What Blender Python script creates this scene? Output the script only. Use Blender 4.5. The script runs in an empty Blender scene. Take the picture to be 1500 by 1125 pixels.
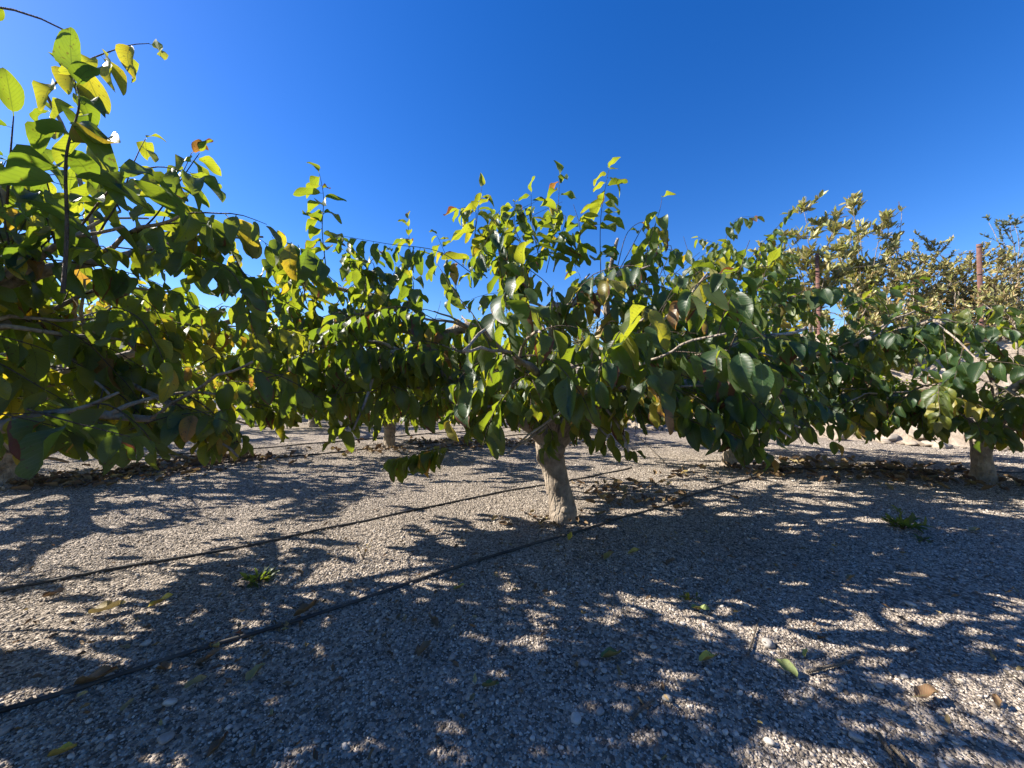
import bpy, math, random
import numpy as np
from mathutils import Vector, Matrix, Quaternion, noise
from mathutils.bvhtree import BVHTree

R = math.radians
scene = bpy.context.scene
col = scene.collection

# ------------------------------------------------------------------ camera, sky, sun, exposure
CAM_H, F = 1.2, 541.0                       # eye height, focal length in pixels of the 1500 px wide photograph
cam_d = bpy.data.cameras.new('camera'); cam = bpy.data.objects.new('camera', cam_d); col.objects.link(cam)
cam.location = (0, 0, CAM_H); cam.rotation_euler = (R(90), 0, 0)
cam_d.sensor_width = 36; cam_d.lens = F/1500*36; cam_d.clip_start = 0.05; cam_d.clip_end = 3000
scene.camera = cam

SUN_AZ, SUN_EL = R(-80), R(35.5)              # azimuth measured from +Y towards +X
SUN = Vector((math.sin(SUN_AZ)*math.cos(SUN_EL), math.cos(SUN_AZ)*math.cos(SUN_EL), math.sin(SUN_EL)))
world = bpy.data.worlds.new('World'); scene.world = world; world.use_nodes = True
wn, wl = world.node_tree.nodes, world.node_tree.links
wn.clear()
sky = wn.new('ShaderNodeTexSky'); sky.sky_type = 'NISHITA'; sky.sun_disc = False
sky.sun_elevation = SUN_EL; sky.sun_rotation = SUN_AZ
sky.altitude = 0; sky.air_density = 1.0; sky.dust_density = 0.2; sky.ozone_density = 4.0
hsv = wn.new('ShaderNodeHueSaturation'); hsv.inputs['Saturation'].default_value = 1.33
hsv.inputs['Hue'].default_value = 0.515
bg = wn.new('ShaderNodeBackground'); bg.inputs['Strength'].default_value = 0.090
wo = wn.new('ShaderNodeOutputWorld')
wl.new(sky.outputs[0], hsv.inputs['Color']); wl.new(hsv.outputs[0], bg.inputs['Color']); wl.new(bg.outputs[0], wo.inputs['Surface'])

sl = bpy.data.lights.new('sun', 'SUN'); sl.energy = 5.0; sl.angle = R(0.53); sl.color = (1, 0.93, 0.83)
sun = bpy.data.objects.new('sun', sl); col.objects.link(sun)
sun.rotation_euler = SUN.to_track_quat('Z', 'Y').to_euler(); sun.location = SUN*30
vs = scene.view_settings
vs.view_transform = 'Standard'; vs.look = 'None'; vs.gamma = 1; vs.use_curve_mapping = False
vs.exposure = 1.25
scene.cycles.max_bounces = 6; scene.cycles.transmission_bounces = 4; scene.cycles.diffuse_bounces = 2

# ------------------------------------------------------------------ helpers
def at(px, py, d):
    """point of the place seen at pixel (px, py) of the photograph, d metres ahead"""
    return Vector(((px-750)/F*d, d, CAM_H-(py-563)/F*d))
def gz(x, y):
    if abs(x) > 14 or y > 20 or y < -6: return 0.0
    return 0.018*noise.noise((x*0.7, y*0.7, 3.1)) + 0.010*noise.noise((x*2.3, y*2.3, 7.7))
def on_ground(px, py):
    d = F*CAM_H/(py-563); x = (px-750)/F*d
    return Vector((x, d, gz(x, d)))
def tag(o, label=None, cat=None, group=None, kind=None):
    if label: o['label'] = label
    if cat: o['category'] = cat
    if group: o['group'] = group
    if kind: o['kind'] = kind
    return o
def empty(name, loc):
    e = bpy.data.objects.new(name, None); col.objects.link(e); e.location = loc; e.empty_display_size = 0.1
    return e
def link(name, me, mat=None, parent=None, loc=None):
    o = bpy.data.objects.new(name, me); col.objects.link(o)
    if mat and not me.materials: me.materials.append(mat)
    if parent: o.parent = parent
    if loc is not None: o.location = loc
    return o
def tri_mesh(name, V, T, uv=None, var=None, smooth=True):
    V = np.asarray(V, dtype=np.float32).reshape(-1, 3); T = np.asarray(T, dtype=np.int32).reshape(-1, 3)
    me = bpy.data.meshes.new(name)
    me.vertices.add(len(V)); me.vertices.foreach_set('co', V.ravel())
    me.loops.add(T.size); me.loops.foreach_set('vertex_index', T.ravel())
    me.polygons.add(len(T))
    me.polygons.foreach_set('loop_start', np.arange(0, T.size, 3, dtype=np.int32))
    me.polygons.foreach_set('loop_total', np.full(len(T), 3, dtype=np.int32))
    me.update(calc_edges=True)
    if smooth: me.polygons.foreach_set('use_smooth', np.ones(len(T), dtype=bool))
    if uv is not None:
        l = me.uv_layers.new(name='UVMap')
        l.data.foreach_set('uv', np.asarray(uv, dtype=np.float32).reshape(-1, 2)[T.ravel()].ravel())
    if var is not None:
        a = me.attributes.new('var', 'FLOAT_VECTOR', 'POINT'); a.data.foreach_set('vector', np.asarray(var, dtype=np.float32).ravel())
    return me
def spline(P, n):
    """Catmull-Rom through points, n samples per span"""
    P = [Vector(p) for p in P]; out = []
    for i in range(len(P)-1):
        a = P[max(i-1, 0)]; b = P[i]; c = P[i+1]; d = P[min(i+2, len(P)-1)]
        for k in range(n):
            t = k/n
            out.append(0.5*((2*b)+(c-a)*t+(2*a-5*b+4*c-d)*t*t+(3*b-a-3*c+d)*t**3))
    out.append(P[-1].copy())
    return out
def tube_arrays(P, rad, sides=8, seed=0.0, lump=0.0, cap=True):
    V, T = [], []
    n = len(P); t0 = (P[1]-P[0]).normalized()
    u = t0.orthogonal().normalized()
    for i in range(n):
        t = (P[min(i+1, n-1)]-P[max(i-1, 0)]).normalized()
        u = (u - t*u.dot(t)).normalized(); w = t.cross(u)
        for k in range(sides):
            a = 2*math.pi*k/sides
            d = u*math.cos(a)+w*math.sin(a)
            r = rad[i]
            if lump: r *= 1+lump*(noise.noise((P[i]+d*r)*5.0+Vector((seed, seed, 0)))+0.6*noise.noise((P[i]+d*r)*14+Vector((seed, 0, seed))))
            V.append(P[i]+d*r)
    for i in range(n-1):
        for k in range(sides):
            a = i*sides+k; b = i*sides+(k+1) % sides
            T += [(a, b, b+sides), (a, b+sides, a+sides)]
    if cap:
        V += [P[0]-t0*rad[0]*0.3, P[-1]+(P[-1]-P[-2]).normalized()*rad[-1]*0.35]
        for k in range(sides):
            T.append((n*sides, (k+1) % sides, k)); T.append((n*sides+1, (n-1)*sides+k, (n-1)*sides+(k+1) % sides))
    return [tuple(v) for v in V], T
def merge(parts):
    V, T, o = [], [], 0
    for v, t in parts:
        V += v; T += [(a+o, b+o, c+o) for a, b, c in t]; o += len(v)
    return V, T

# ------------------------------------------------------------------ materials
def new_mat(name):
    m = bpy.data.materials.new(name); m.use_nodes = True
    nt = m.node_tree; nt.nodes.clear()
    return m, nt, nt.nodes.new, nt.links.new
def ramp(N, stops, interp='LINEAR'):
    r = N('ShaderNodeValToRGB'); e = r.color_ramp.elements; r.color_ramp.interpolation = interp
    while len(e) < len(stops): e.new(0.5)
    for i, (p, c) in enumerate(stops): e[i].position = p; e[i].color = (*c, 1)
    return r
def math_node(N, L, op, a, b=None, c=None):
    n = N('ShaderNodeMath'); n.operation = op
    for i, v in enumerate((a, b, c)):
        if v is None: continue
        if hasattr(v, 'default_value'): L(v, n.inputs[i])
        else: n.inputs[i].default_value = v
    return n.outputs[0]
def mix_col(N, L, fac, a, b, blend='MIX'):
    n = N('ShaderNodeMix'); n.data_type = 'RGBA'; n.blend_type = blend
    for s, v in ((n.inputs[0], fac), (n.inputs[6], a), (n.inputs[7], b)):
        if hasattr(v, 'default_value'): L(v, s)
        elif isinstance(v, tuple): s.default_value = (*v, 1)
        else: s.default_value = v
    return n.outputs[2]

def leaf_material(name, stops, trans_stops, trans=0.41, rough=0.42, spec=0.45, under=(0.10, 0.125, 0.06)):
    m, nt, N, L = new_mat(name)
    uv = N('ShaderNodeUVMap'); uv.uv_map = 'UVMap'
    sx = N('ShaderNodeSeparateXYZ'); L(uv.outputs[0], sx.inputs[0])
    across = math_node(N, L, 'ABSOLUTE', math_node(N, L, 'SUBTRACT', sx.outputs[0], 0.5))
    at_ = N('ShaderNodeAttribute'); at_.attribute_name = 'var'
    oi = N('ShaderNodeObjectInfo')
    add = N('ShaderNodeVectorMath'); add.operation = 'ADD'; L(at_.outputs['Vector'], add.inputs[0]); L(oi.outputs['Color'], add.inputs[1])
    sv = N('ShaderNodeSeparateXYZ'); L(add.outputs[0], sv.inputs[0])
    hue, bri, dam = sv.outputs
    geo = N('ShaderNodeNewGeometry')
    # blotches of yellow and brown that belong to the leaf
    nz = N('ShaderNodeTexNoise'); nz.inputs['Scale'].default_value = 16; nz.inputs['Detail'].default_value = 3; L(geo.outputs['Position'], nz.inputs['Vector'])
    nb = math_node(N, L, 'SUBTRACT', nz.outputs[0], 0.5)
    h2 = math_node(N, L, 'ADD', hue, math_node(N, L, 'MULTIPLY', nb, 0.22)); 
    r1 = ramp(N, stops); L(h2, r1.inputs[0]); r2 = ramp(N, trans_stops); L(h2, r2.inputs[0])
    # midrib and side veins
    vein = math_node(N, L, 'SINE', math_node(N, L, 'MULTIPLY', math_node(N, L, 'SUBTRACT', sx.outputs[1], math_node(N, L, 'MULTIPLY', across, 0.55)), 62.0))
    vein_m = math_node(N, L, 'POWER', math_node(N, L, 'MULTIPLY_ADD', vein, 0.5, 0.5), 9.0)
    rib = math_node(N, L, 'LESS_THAN', across, 0.022)
    vm = math_node(N, L, 'MAXIMUM', math_node(N, L, 'MULTIPLY', vein_m, 0.35), math_node(N, L, 'MULTIPLY', rib, 0.7))
    br = math_node(N, L, 'MULTIPLY_ADD', bri, 0.7, 0.65)
    c1 = mix_col(N, L, vm, r1.outputs[0], (0.15, 0.19, 0.075))
    c1 = mix_col(N, L, 1.0, c1, br, 'MULTIPLY')
    # paler, velvety underside
    cu = mix_col(N, L, 0.55, r1.outputs[0], under)
    c1 = mix_col(N, L, geo.outputs['Backfacing'], c1, cu)
    # scorched margin on the damaged ones
    edge = math_node(N, L, 'ADD', math_node(N, L, 'MULTIPLY', across, 1.2), math_node(N, L, 'ADD', nb, math_node(N, L, 'MULTIPLY', sx.outputs[1], 0.45)))
    sc = math_node(N, L, 'GREATER_THAN', math_node(N, L, 'ADD', edge, math_node(N, L, 'MULTIPLY', dam, 0.62)), 1.12)
    c1 = mix_col(N, L, sc, c1, (0.13, 0.055, 0.025)); c2 = mix_col(N, L, sc, r2.outputs[0], (0.22, 0.07, 0.02))
    ns = N('ShaderNodeTexNoise'); ns.inputs['Scale'].default_value = 75; ns.inputs['Detail'].default_value = 1; L(geo.outputs['Position'], ns.inputs['Vector'])
    spot = math_node(N, L, 'MULTIPLY', math_node(N, L, 'GREATER_THAN', ns.outputs[0], 0.70), 0.65)
    c1 = mix_col(N, L, spot, c1, (0.10, 0.06, 0.03)); c2 = mix_col(N, L, spot, c2, (0.15, 0.07, 0.02))
    c2 = mix_col(N, L, math_node(N, L, 'MULTIPLY', vm, 0.8), c2, (0.12, 0.17, 0.02))
    bp = N('ShaderNodeBump'); bp.inputs['Strength'].default_value = 0.3; bp.inputs['Distance'].default_value = 0.003
    L(math_node(N, L, 'SUBTRACT', math_node(N, L, 'MULTIPLY', nz.outputs[0], 0.6), vm), bp.inputs['Height'])
    p = N('ShaderNodeBsdfPrincipled'); L(c1, p.inputs['Base Color']); L(bp.outputs[0], p.inputs['Normal'])
    L(math_node(N, L, 'MULTIPLY_ADD', geo.outputs['Backfacing'], 0.35, rough), p.inputs['Roughness'])
    p.inputs['Specular IOR Level'].default_value = spec
    t = N('ShaderNodeBsdfTranslucent'); L(c2, t.inputs['Color'])
    mx = N('ShaderNodeMixShader'); mx.inputs[0].default_value = trans; L(p.outputs[0], mx.inputs[1]); L(t.outputs[0], mx.inputs[2])
    o = N('ShaderNodeOutputMaterial'); L(mx.outputs[0], o.inputs['Surface'])
    return m

M_leaf = leaf_material('cherimoya_leaf',
    [(0.0, (0.014, 0.042, 0.020)), (0.35, (0.030, 0.066, 0.020)), (0.62, (0.085, 0.115, 0.022)), (0.8, (0.26, 0.22, 0.03)), (0.9, (0.30, 0.17, 0.04)), (1.0, (0.14, 0.075, 0.04))],
    [(0.0, (0.22, 0.34, 0.02)), (0.35, (0.40, 0.48, 0.02)), (0.62, (0.60, 0.60, 0.03)), (0.8, (0.75, 0.55, 0.03)), (0.9, (0.65, 0.28, 0.04)), (1.0, (0.28, 0.12, 0.04))])
M_shrub = leaf_material('shrub_leaf',
    [(0.0, (0.11, 0.145, 0.045)), (0.4, (0.28, 0.29, 0.09)), (0.65, (0.42, 0.36, 0.14)), (0.85, (0.34, 0.22, 0.10)), (1.0, (0.20, 0.12, 0.07))],
    [(0.0, (0.2, 0.27, 0.04)), (0.4, (0.38, 0.38, 0.05)), (0.65, (0.5, 0.4, 0.07)), (0.85, (0.45, 0.23, 0.06)), (1.0, (0.22, 0.1, 0.05))],
    trans=0.28, rough=0.4, spec=0.5, under=(0.36, 0.34, 0.2))
M_olive = leaf_material('olive_leaf', [(0, (0.07, 0.085, 0.055)), (1, (0.17, 0.19, 0.14))], [(0, (0.12, 0.16, 0.06)), (1, (0.2, 0.24, 0.12))], trans=0.2, rough=0.6, spec=0.2)
M_dry = leaf_material('dry_leaf',
    [(0.0, (0.08, 0.12, 0.04)), (0.15, (0.24, 0.28, 0.10)), (0.3, (0.55, 0.40, 0.04)), (0.5, (0.30, 0.23, 0.11)), (0.75, (0.20, 0.115, 0.06)), (1.0, (0.10, 0.055, 0.035))],
    [(0.0, (0.2, 0.3, 0.05)), (0.3, (0.55, 0.42, 0.05)), (0.5, (0.4, 0.3, 0.12)), (0.75, (0.25, 0.12, 0.06)), (1.0, (0.1, 0.05, 0.03))],
    trans=0.12, rough=0.6, spec=0.3, under=(0.27, 0.21, 0.12))

def bark_material(name, dark, light, scale=1.0):
    m, nt, N, L = new_mat(name)
    geo = N('ShaderNodeNewGeometry')
    n1 = N('ShaderNodeTexNoise'); n1.inputs['Scale'].default_value = 9*scale; n1.inputs['Detail'].default_value = 7; n1.inputs['Roughness'].default_value = 0.65
    n2 = N('ShaderNodeTexNoise'); n2.inputs['Scale'].default_value = 60*scale; n2.inputs['Detail'].default_value = 4
    v = N('ShaderNodeTexVoronoi'); v.inputs['Scale'].default_value = 22*scale; v.feature = 'DISTANCE_TO_EDGE'
    mp = N('ShaderNodeMapping'); mp.inputs['Scale'].default_value = (1, 1, 0.35); L(geo.outputs['Position'], mp.inputs['Vector'])
    L(geo.outputs['Position'], n1.inputs['Vector']); L(geo.outputs['Position'], n2.inputs['Vector']); L(mp.outputs[0], v.inputs['Vector'])
    r = ramp(N, [(0.3, dark), (0.7, light)]); L(n1.outputs[0], r.inputs[0])
    c = mix_col(N, L, math_node(N, L, 'MULTIPLY', n2.outputs[0], 0.45), r.outputs[0], dark)
    h = math_node(N, L, 'ADD', math_node(N, L, 'MULTIPLY', n2.outputs[0], 0.5), math_node(N, L, 'MINIMUM', math_node(N, L, 'MULTIPLY', v.outputs[0], 3.0), 0.5))
    bp = N('ShaderNodeBump'); bp.inputs['Strength'].default_value = 0.7; bp.inputs['Distance'].default_value = 0.02; L(h, bp.inputs['Height'])
    p = N('ShaderNodeBsdfPrincipled'); L(c, p.inputs['Base Color']); L(bp.outputs[0], p.inputs['Normal']); p.inputs['Roughness'].default_value = 0.85
    p.inputs['Specular IOR Level'].default_value = 0.2
    o = N('ShaderNodeOutputMaterial'); L(p.outputs[0], o.inputs['Surface'])
    return m
M_bark = bark_material('pale_bark', (0.15, 0.118, 0.09), (0.54, 0.45, 0.35))
M_twig = bark_material('twig_bark', (0.07, 0.05, 0.038), (0.17, 0.13, 0.095), 3)
M_stick = bark_material('dead_wood', (0.10, 0.08, 0.06), (0.26, 0.22, 0.17), 4)

def gravel_sheet_material():
    m, nt, N, L = new_mat('gravel_ground')
    geo = N('ShaderNodeNewGeometry')
    v = N('ShaderNodeTexVoronoi'); v.inputs['Scale'].default_value = 62; v.inputs['Randomness'].default_value = 1
    v2 = N('ShaderNodeTexVoronoi'); v2.inputs['Scale'].default_value = 140
    big = N('ShaderNodeTexNoise'); big.inputs['Scale'].default_value = 1.3; big.inputs['Detail'].default_value = 5
    for t in (v, v2, big): L(geo.outputs['Position'], t.inputs['Vector'])
    sc = N('ShaderNodeSeparateColor'); L(v.outputs['Color'], sc.inputs[0])
    r = ramp(N, [(0, (0.09, 0.078, 0.066)), (0.5, (0.28, 0.245, 0.205)), (1, (0.54, 0.485, 0.415))]); L(sc.outputs[0], r.inputs[0])
    c = mix_col(N, L, 1.0, r.outputs[0], ramp_from(N, L, big.outputs[0], [(0.3, (0.82, 0.78, 0.74)), (0.7, (1.1, 1.04, 0.98))]), 'MULTIPLY')
    h = math_node(N, L, 'ADD', math_node(N, L, 'MULTIPLY', v.outputs[0], -1.0), math_node(N, L, 'MULTIPLY', v2.outputs[0], -0.4))
    bp = N('ShaderNodeBump'); bp.inputs['Strength'].default_value = 1.0; bp.inputs['Distance'].default_value = 0.012; L(h, bp.inputs['Height'])
    p = N('ShaderNodeBsdfPrincipled'); L(c, p.inputs['Base Color']); L(bp.outputs[0], p.inputs['Normal']); p.inputs['Roughness'].default_value = 0.9
    p.inputs['Specular IOR Level'].default_value = 0.2
    o = N('ShaderNodeOutputMaterial'); L(p.outputs[0], o.inputs['Surface'])
    return m
def ramp_from(N, L, src, stops):
    r = ramp(N, stops); L(src, r.inputs[0]); return r.outputs[0]
M_ground = gravel_sheet_material()

def stone_material(name, stops, scale=30):
    m, nt, N, L = new_mat(name)
    oi = N('ShaderNodeObjectInfo'); tc = N('ShaderNodeTexCoord')
    n1 = N('ShaderNodeTexNoise'); n1.inputs['Scale'].default_value = scale; n1.inputs['Detail'].default_value = 5; L(tc.outputs['Object'], n1.inputs['Vector'])
    r = ramp(N, stops); L(oi.outputs['Random'], r.inputs[0])
    c = mix_col(N, L, 1.0, r.outputs[0], ramp_from(N, L, n1.outputs[0], [(0.3, (0.75, 0.72, 0.7)), (0.7, (1.1, 1.08, 1.05))]), 'MULTIPLY')
    bp = N('ShaderNodeBump'); bp.inputs['Strength'].default_value = 0.4; bp.inputs['Distance'].default_value = 0.01; L(n1.outputs[0], bp.inputs['Height'])
    p = N('ShaderNodeBsdfPrincipled'); L(c, p.inputs['Base Color']); L(bp.outputs[0], p.inputs['Normal']); p.inputs['Roughness'].default_value = 0.8
    p.inputs['Specular IOR Level'].default_value = 0.25
    o = N('ShaderNodeOutputMaterial'); L(p.outputs[0], o.inputs['Surface'])
    return m
M_gravel = stone_material('gravel_stone', [(0, (0.10, 0.085, 0.07)), (0.22, (0.23, 0.20, 0.168)), (0.55, (0.40, 0.352, 0.295)), (0.85, (0.55, 0.495, 0.425)), (1, (0.68, 0.63, 0.555))], 1.0)
M_pebble = stone_material('pale_pebble', [(0, (0.30, 0.28, 0.26)), (0.5, (0.45, 0.43, 0.39)), (1, (0.58, 0.55, 0.50))], 2.0)
M_rock = stone_material('limestone', [(0, (0.22, 0.18, 0.14)), (0.5, (0.33, 0.28, 0.22)), (1, (0.45, 0.39, 0.31))], 3.0)

def simple_noise_material(name, a, b, scale, rough=0.9, bump=0.02, strength=0.8, spec=0.2):
    m, nt, N, L = new_mat(name)
    geo = N('ShaderNodeNewGeometry')
    n1 = N('ShaderNodeTexNoise'); n1.inputs['Scale'].default_value = scale; n1.inputs['Detail'].default_value = 8; n1.inputs['Roughness'].default_value = 0.65
    L(geo.outputs['Position'], n1.inputs['Vector'])
    bp = N('ShaderNodeBump'); bp.inputs['Strength'].default_value = strength; bp.inputs['Distance'].default_value = bump; L(n1.outputs[0], bp.inputs['Height'])
    p = N('ShaderNodeBsdfPrincipled'); L(ramp_from(N, L, n1.outputs[0], [(0.3, a), (0.7, b)]), p.inputs['Base Color']); L(bp.outputs[0], p.inputs['Normal'])
    p.inputs['Roughness'].default_value = rough; p.inputs['Specular IOR Level'].default_value = spec
    o = N('ShaderNodeOutputMaterial'); L(p.outputs[0], o.inputs['Surface'])
    return m
M_bank = simple_noise_material('bank_earth', (0.24, 0.18, 0.125), (0.50, 0.42, 0.32), 4.0, bump=0.08)
M_rust = simple_noise_material('rusty_steel', (0.10, 0.05, 0.04), (0.22, 0.115, 0.09), 14.0, rough=0.75, bump=0.003)
M_wire = simple_noise_material('fence_wire', (0.16, 0.13, 0.11), (0.26, 0.22, 0.2), 20.0, rough=0.6, bump=0.001)
M_hose = simple_noise_material('black_hose', (0.010, 0.010, 0.011), (0.10, 0.09, 0.078), 7.0, rough=0.55, bump=0.002, spec=0.4)
M_grass = leaf_material('dry_grass', [(0, (0.10, 0.11, 0.03)), (0.5, (0.26, 0.21, 0.09)), (1, (0.36, 0.28, 0.15))], [(0, (0.2, 0.24, 0.05)), (1, (0.4, 0.32, 0.14))], trans=0.2, rough=0.7, spec=0.1)

# ------------------------------------------------------------------ ground, bank
def axis(lo, hi, step, far):
    a = list(np.arange(lo, hi+1e-6, step)); e = 0.4
    left, right = [], []
    x = lo
    while x > -far: x -= e; e *= 1.35; left.append(x)
    e = 0.4; x = hi
    while x < far: x += e; e *= 1.35; right.append(x)
    return np.array(left[::-1]+a+right)
def build_ground():
    X = axis(-8, 10, 0.12, 900); Y = axis(-2.5, 12, 0.12, 900)
    nx, ny = len(X), len(Y)
    V = [(x, y, gz(x, y)) for y in Y for x in X]
    T = []
    for j in range(ny-1):
        for i in range(nx-1):
            a = j*nx+i; T += [(a, a+1, a+nx+1), (a, a+nx+1, a+nx)]
    o = link('ground', tri_mesh('ground', V, T), M_ground); tag(o, kind='structure')
build_ground()

TOE, EDIR, MDIR = Vector((10.0, 6.2)), Vector((-0.857, 0.514)).normalized(), Vector((0.514, 0.857)).normalized()
def bank_h(s, t):
    prof = [(-0.4, -0.15), (0, 0.0), (0.35, 0.35), (0.8, 0.75), (1.3, 1.45), (1.9, 2.2), (2.3, 2.45), (3.5, 2.6), (8, 2.9), (80, 4.0)]
    for (a, ha), (b, hb) in zip(prof, prof[1:]):
        if t <= b:
            h = ha+(hb-ha)*(t-a)/(b-a); break
    else: h = prof[-1][1]
    k = max(0, min(1, (t+0.2)/1.2))
    return h + k*(0.22*noise.noise((s*0.6, t*0.9, 0.3))+0.10*noise.noise((s*2.1, t*2.4, 4.3))+0.05*noise.noise((s*6, t*6, 1.3)))
def bank_pt(s, t):
    w = 0.35*noise.noise((s*0.35, 2.2, 0.0))
    p = TOE+EDIR*s+MDIR*(t+w)
    return Vector((p.x, p.y, bank_h(s, t)))
def build_bank():
    S = np.concatenate([np.arange(-12, 20, 0.2), np.arange(20, 60, 1.0)]); Tt = np.concatenate([np.arange(-0.4, 4, 0.14), np.array([4.5, 6, 9, 14, 25, 45, 75])])
    V = [tuple(bank_pt(s, t)) for t in Tt for s in S]; ns = len(S); T = []
    for j in range(len(Tt)-1):
        for i in range(ns-1):
            a = j*ns+i; T += [(a, a+ns+1, a+1), (a, a+ns, a+ns+1)]
    tag(link('earth_bank', tri_mesh('earth_bank', V, T), M_bank), kind='structure')
build_bank()

# ------------------------------------------------------------------ leaves
def leaf_arrays(width=0.56, fold=0.35, curl=0.25, wave=0.03, seed=0, rows=10, cols=2, base=0.75, twist=0.0):
    rnd = random.Random(seed); V, UV, T = [], [], []
    def prof(v): return width*0.5*(math.sin(math.pi*v**base)**0.62)*(1-0.10*v)
    ph = rnd.random()*6; ph2 = rnd.random()*6; side = rnd.uniform(-0.12, 0.12)
    def pt(u, v):
        w = prof(v) if 0 < v < 1 else 0
        x = u*w; z = abs(u)*w*fold - curl*v*v + wave*math.sin(v*9+ph+(2 if u > 0 else 0))*abs(u)
        x += side*v*v
        a = twist*v; x, z = x*math.cos(a)-z*math.sin(a), x*math.sin(a)+z*math.cos(a)
        return (x, v-curl*0.35*v*v, z)
    V.append(pt(0, 0)); UV.append((0.5, 0))
    for j in range(1, rows):
        v = 0.5-0.5*math.cos(math.pi*(j/rows)**0.95)
        for i in range(cols+1):
            u = -1+2*i/cols; V.append(pt(u, v)); UV.append(((u+1)/2, v))
    V.append(pt(0, 1)); UV.append((0.5, 1)); tip = len(V)-1
    for i in range(cols): T.append((0, 2+i, 1+i))
    for j in range(rows-2):
        for i in range(cols):
            a = 1+j*(cols+1)+i; T += [(a, a+1, a+cols+2), (a, a+cols+2, a+cols+1)]
    for i in range(cols):
        a = 1+(rows-2)*(cols+1)+i; T.append((a, a+1, tip))
    # petiole
    k = len(V); r = 0.011
    V += [(-r, -0.10, -0.02), (r, -0.10, -0.02), (r, 0.01, 0.002), (-r, 0.01, 0.002)]; UV += [(0.5, 0.01)]*4
    T += [(k, k+1, k+2), (k, k+2, k+3)]
    return np.array(V, np.float32), np.array(UV, np.float32), np.array(T, np.int32)
def fix_up(arr):
    V, UV, T = arr
    a, b, c = V[T[:, 0]], V[T[:, 1]], V[T[:, 2]]
    n = np.cross(b-a, c-a); flip = n[:, 2] < 0
    T = T.copy(); T[flip] = T[flip][:, ::-1]
    return V, UV, T
NVAR = 20
_r = random.Random(5)
leaf_params = [dict(width=_r.uniform(0.42, 0.56), fold=_r.uniform(0.15, 1.0), curl=_r.uniform(-0.08, 0.62), wave=_r.uniform(0.02, 0.09), seed=i, base=_r.uniform(0.82, 1.02), twist=_r.uniform(-0.6, 0.6)) for i in range(NVAR)]
LEAF_HI = [fix_up(leaf_arrays(**p)) for p in leaf_params]
LEAF_LO = [fix_up(leaf_arrays(rows=5, **p)) for p in leaf_params]
LEAF_MESH = []
for i, (V, UV, T) in enumerate(LEAF_HI):
    me = tri_mesh('leaf', V, T, uv=UV); me.materials.append(M_leaf); LEAF_MESH.append(me)
NARROW = [fix_up(leaf_arrays(width=_r.uniform(0.28, 0.42), fold=_r.uniform(0.1, 0.6), curl=_r.uniform(-0.1, 0.3), wave=0.02, seed=40+i, rows=4, cols=2)) for i in range(6)]

def leaf_matrix(pos, d, n, size):
    y = d.normalized(); x = y.cross(n)
    if x.length < 1e-4: x = y.orthogonal()
    x.normalize(); z = x.cross(y)
    m = Matrix(((x.x, y.x, z.x), (x.y, y.y, z.y), (x.z, y.z, z.z))).to_4x4()
    return Matrix.Translation(pos) @ m @ Matrix.Scale(size, 4)
def foliage_mesh(name, leaves, variants, origin):
    Vs, UVs, Ts, As, off = [], [], [], [], 0
    for (m, var, k) in leaves:
        V, UV, T = variants[k % len(variants)]
        M = np.array(m, np.float32)
        W = V @ M[:3, :3].T + (M[:3, 3]-np.array(origin, np.float32))
        Vs.append(W); UVs.append(UV); Ts.append(T+off); As.append(np.tile(np.array(var, np.float32), (len(V), 1))); off += len(V)
    return tri_mesh(name, np.concatenate(Vs), np.concatenate(Ts), uv=np.concatenate(UVs), var=np.concatenate(As))

UP = Vector((0, 0, 1))
def rdir(rnd, zlo=-1, zhi=1):
    a = rnd.uniform(0, 2*math.pi); z = rnd.uniform(zlo, zhi); r = math.sqrt(max(0, 1-z*z))
    return Vector((r*math.cos(a), r*math.sin(a), z))

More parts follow.
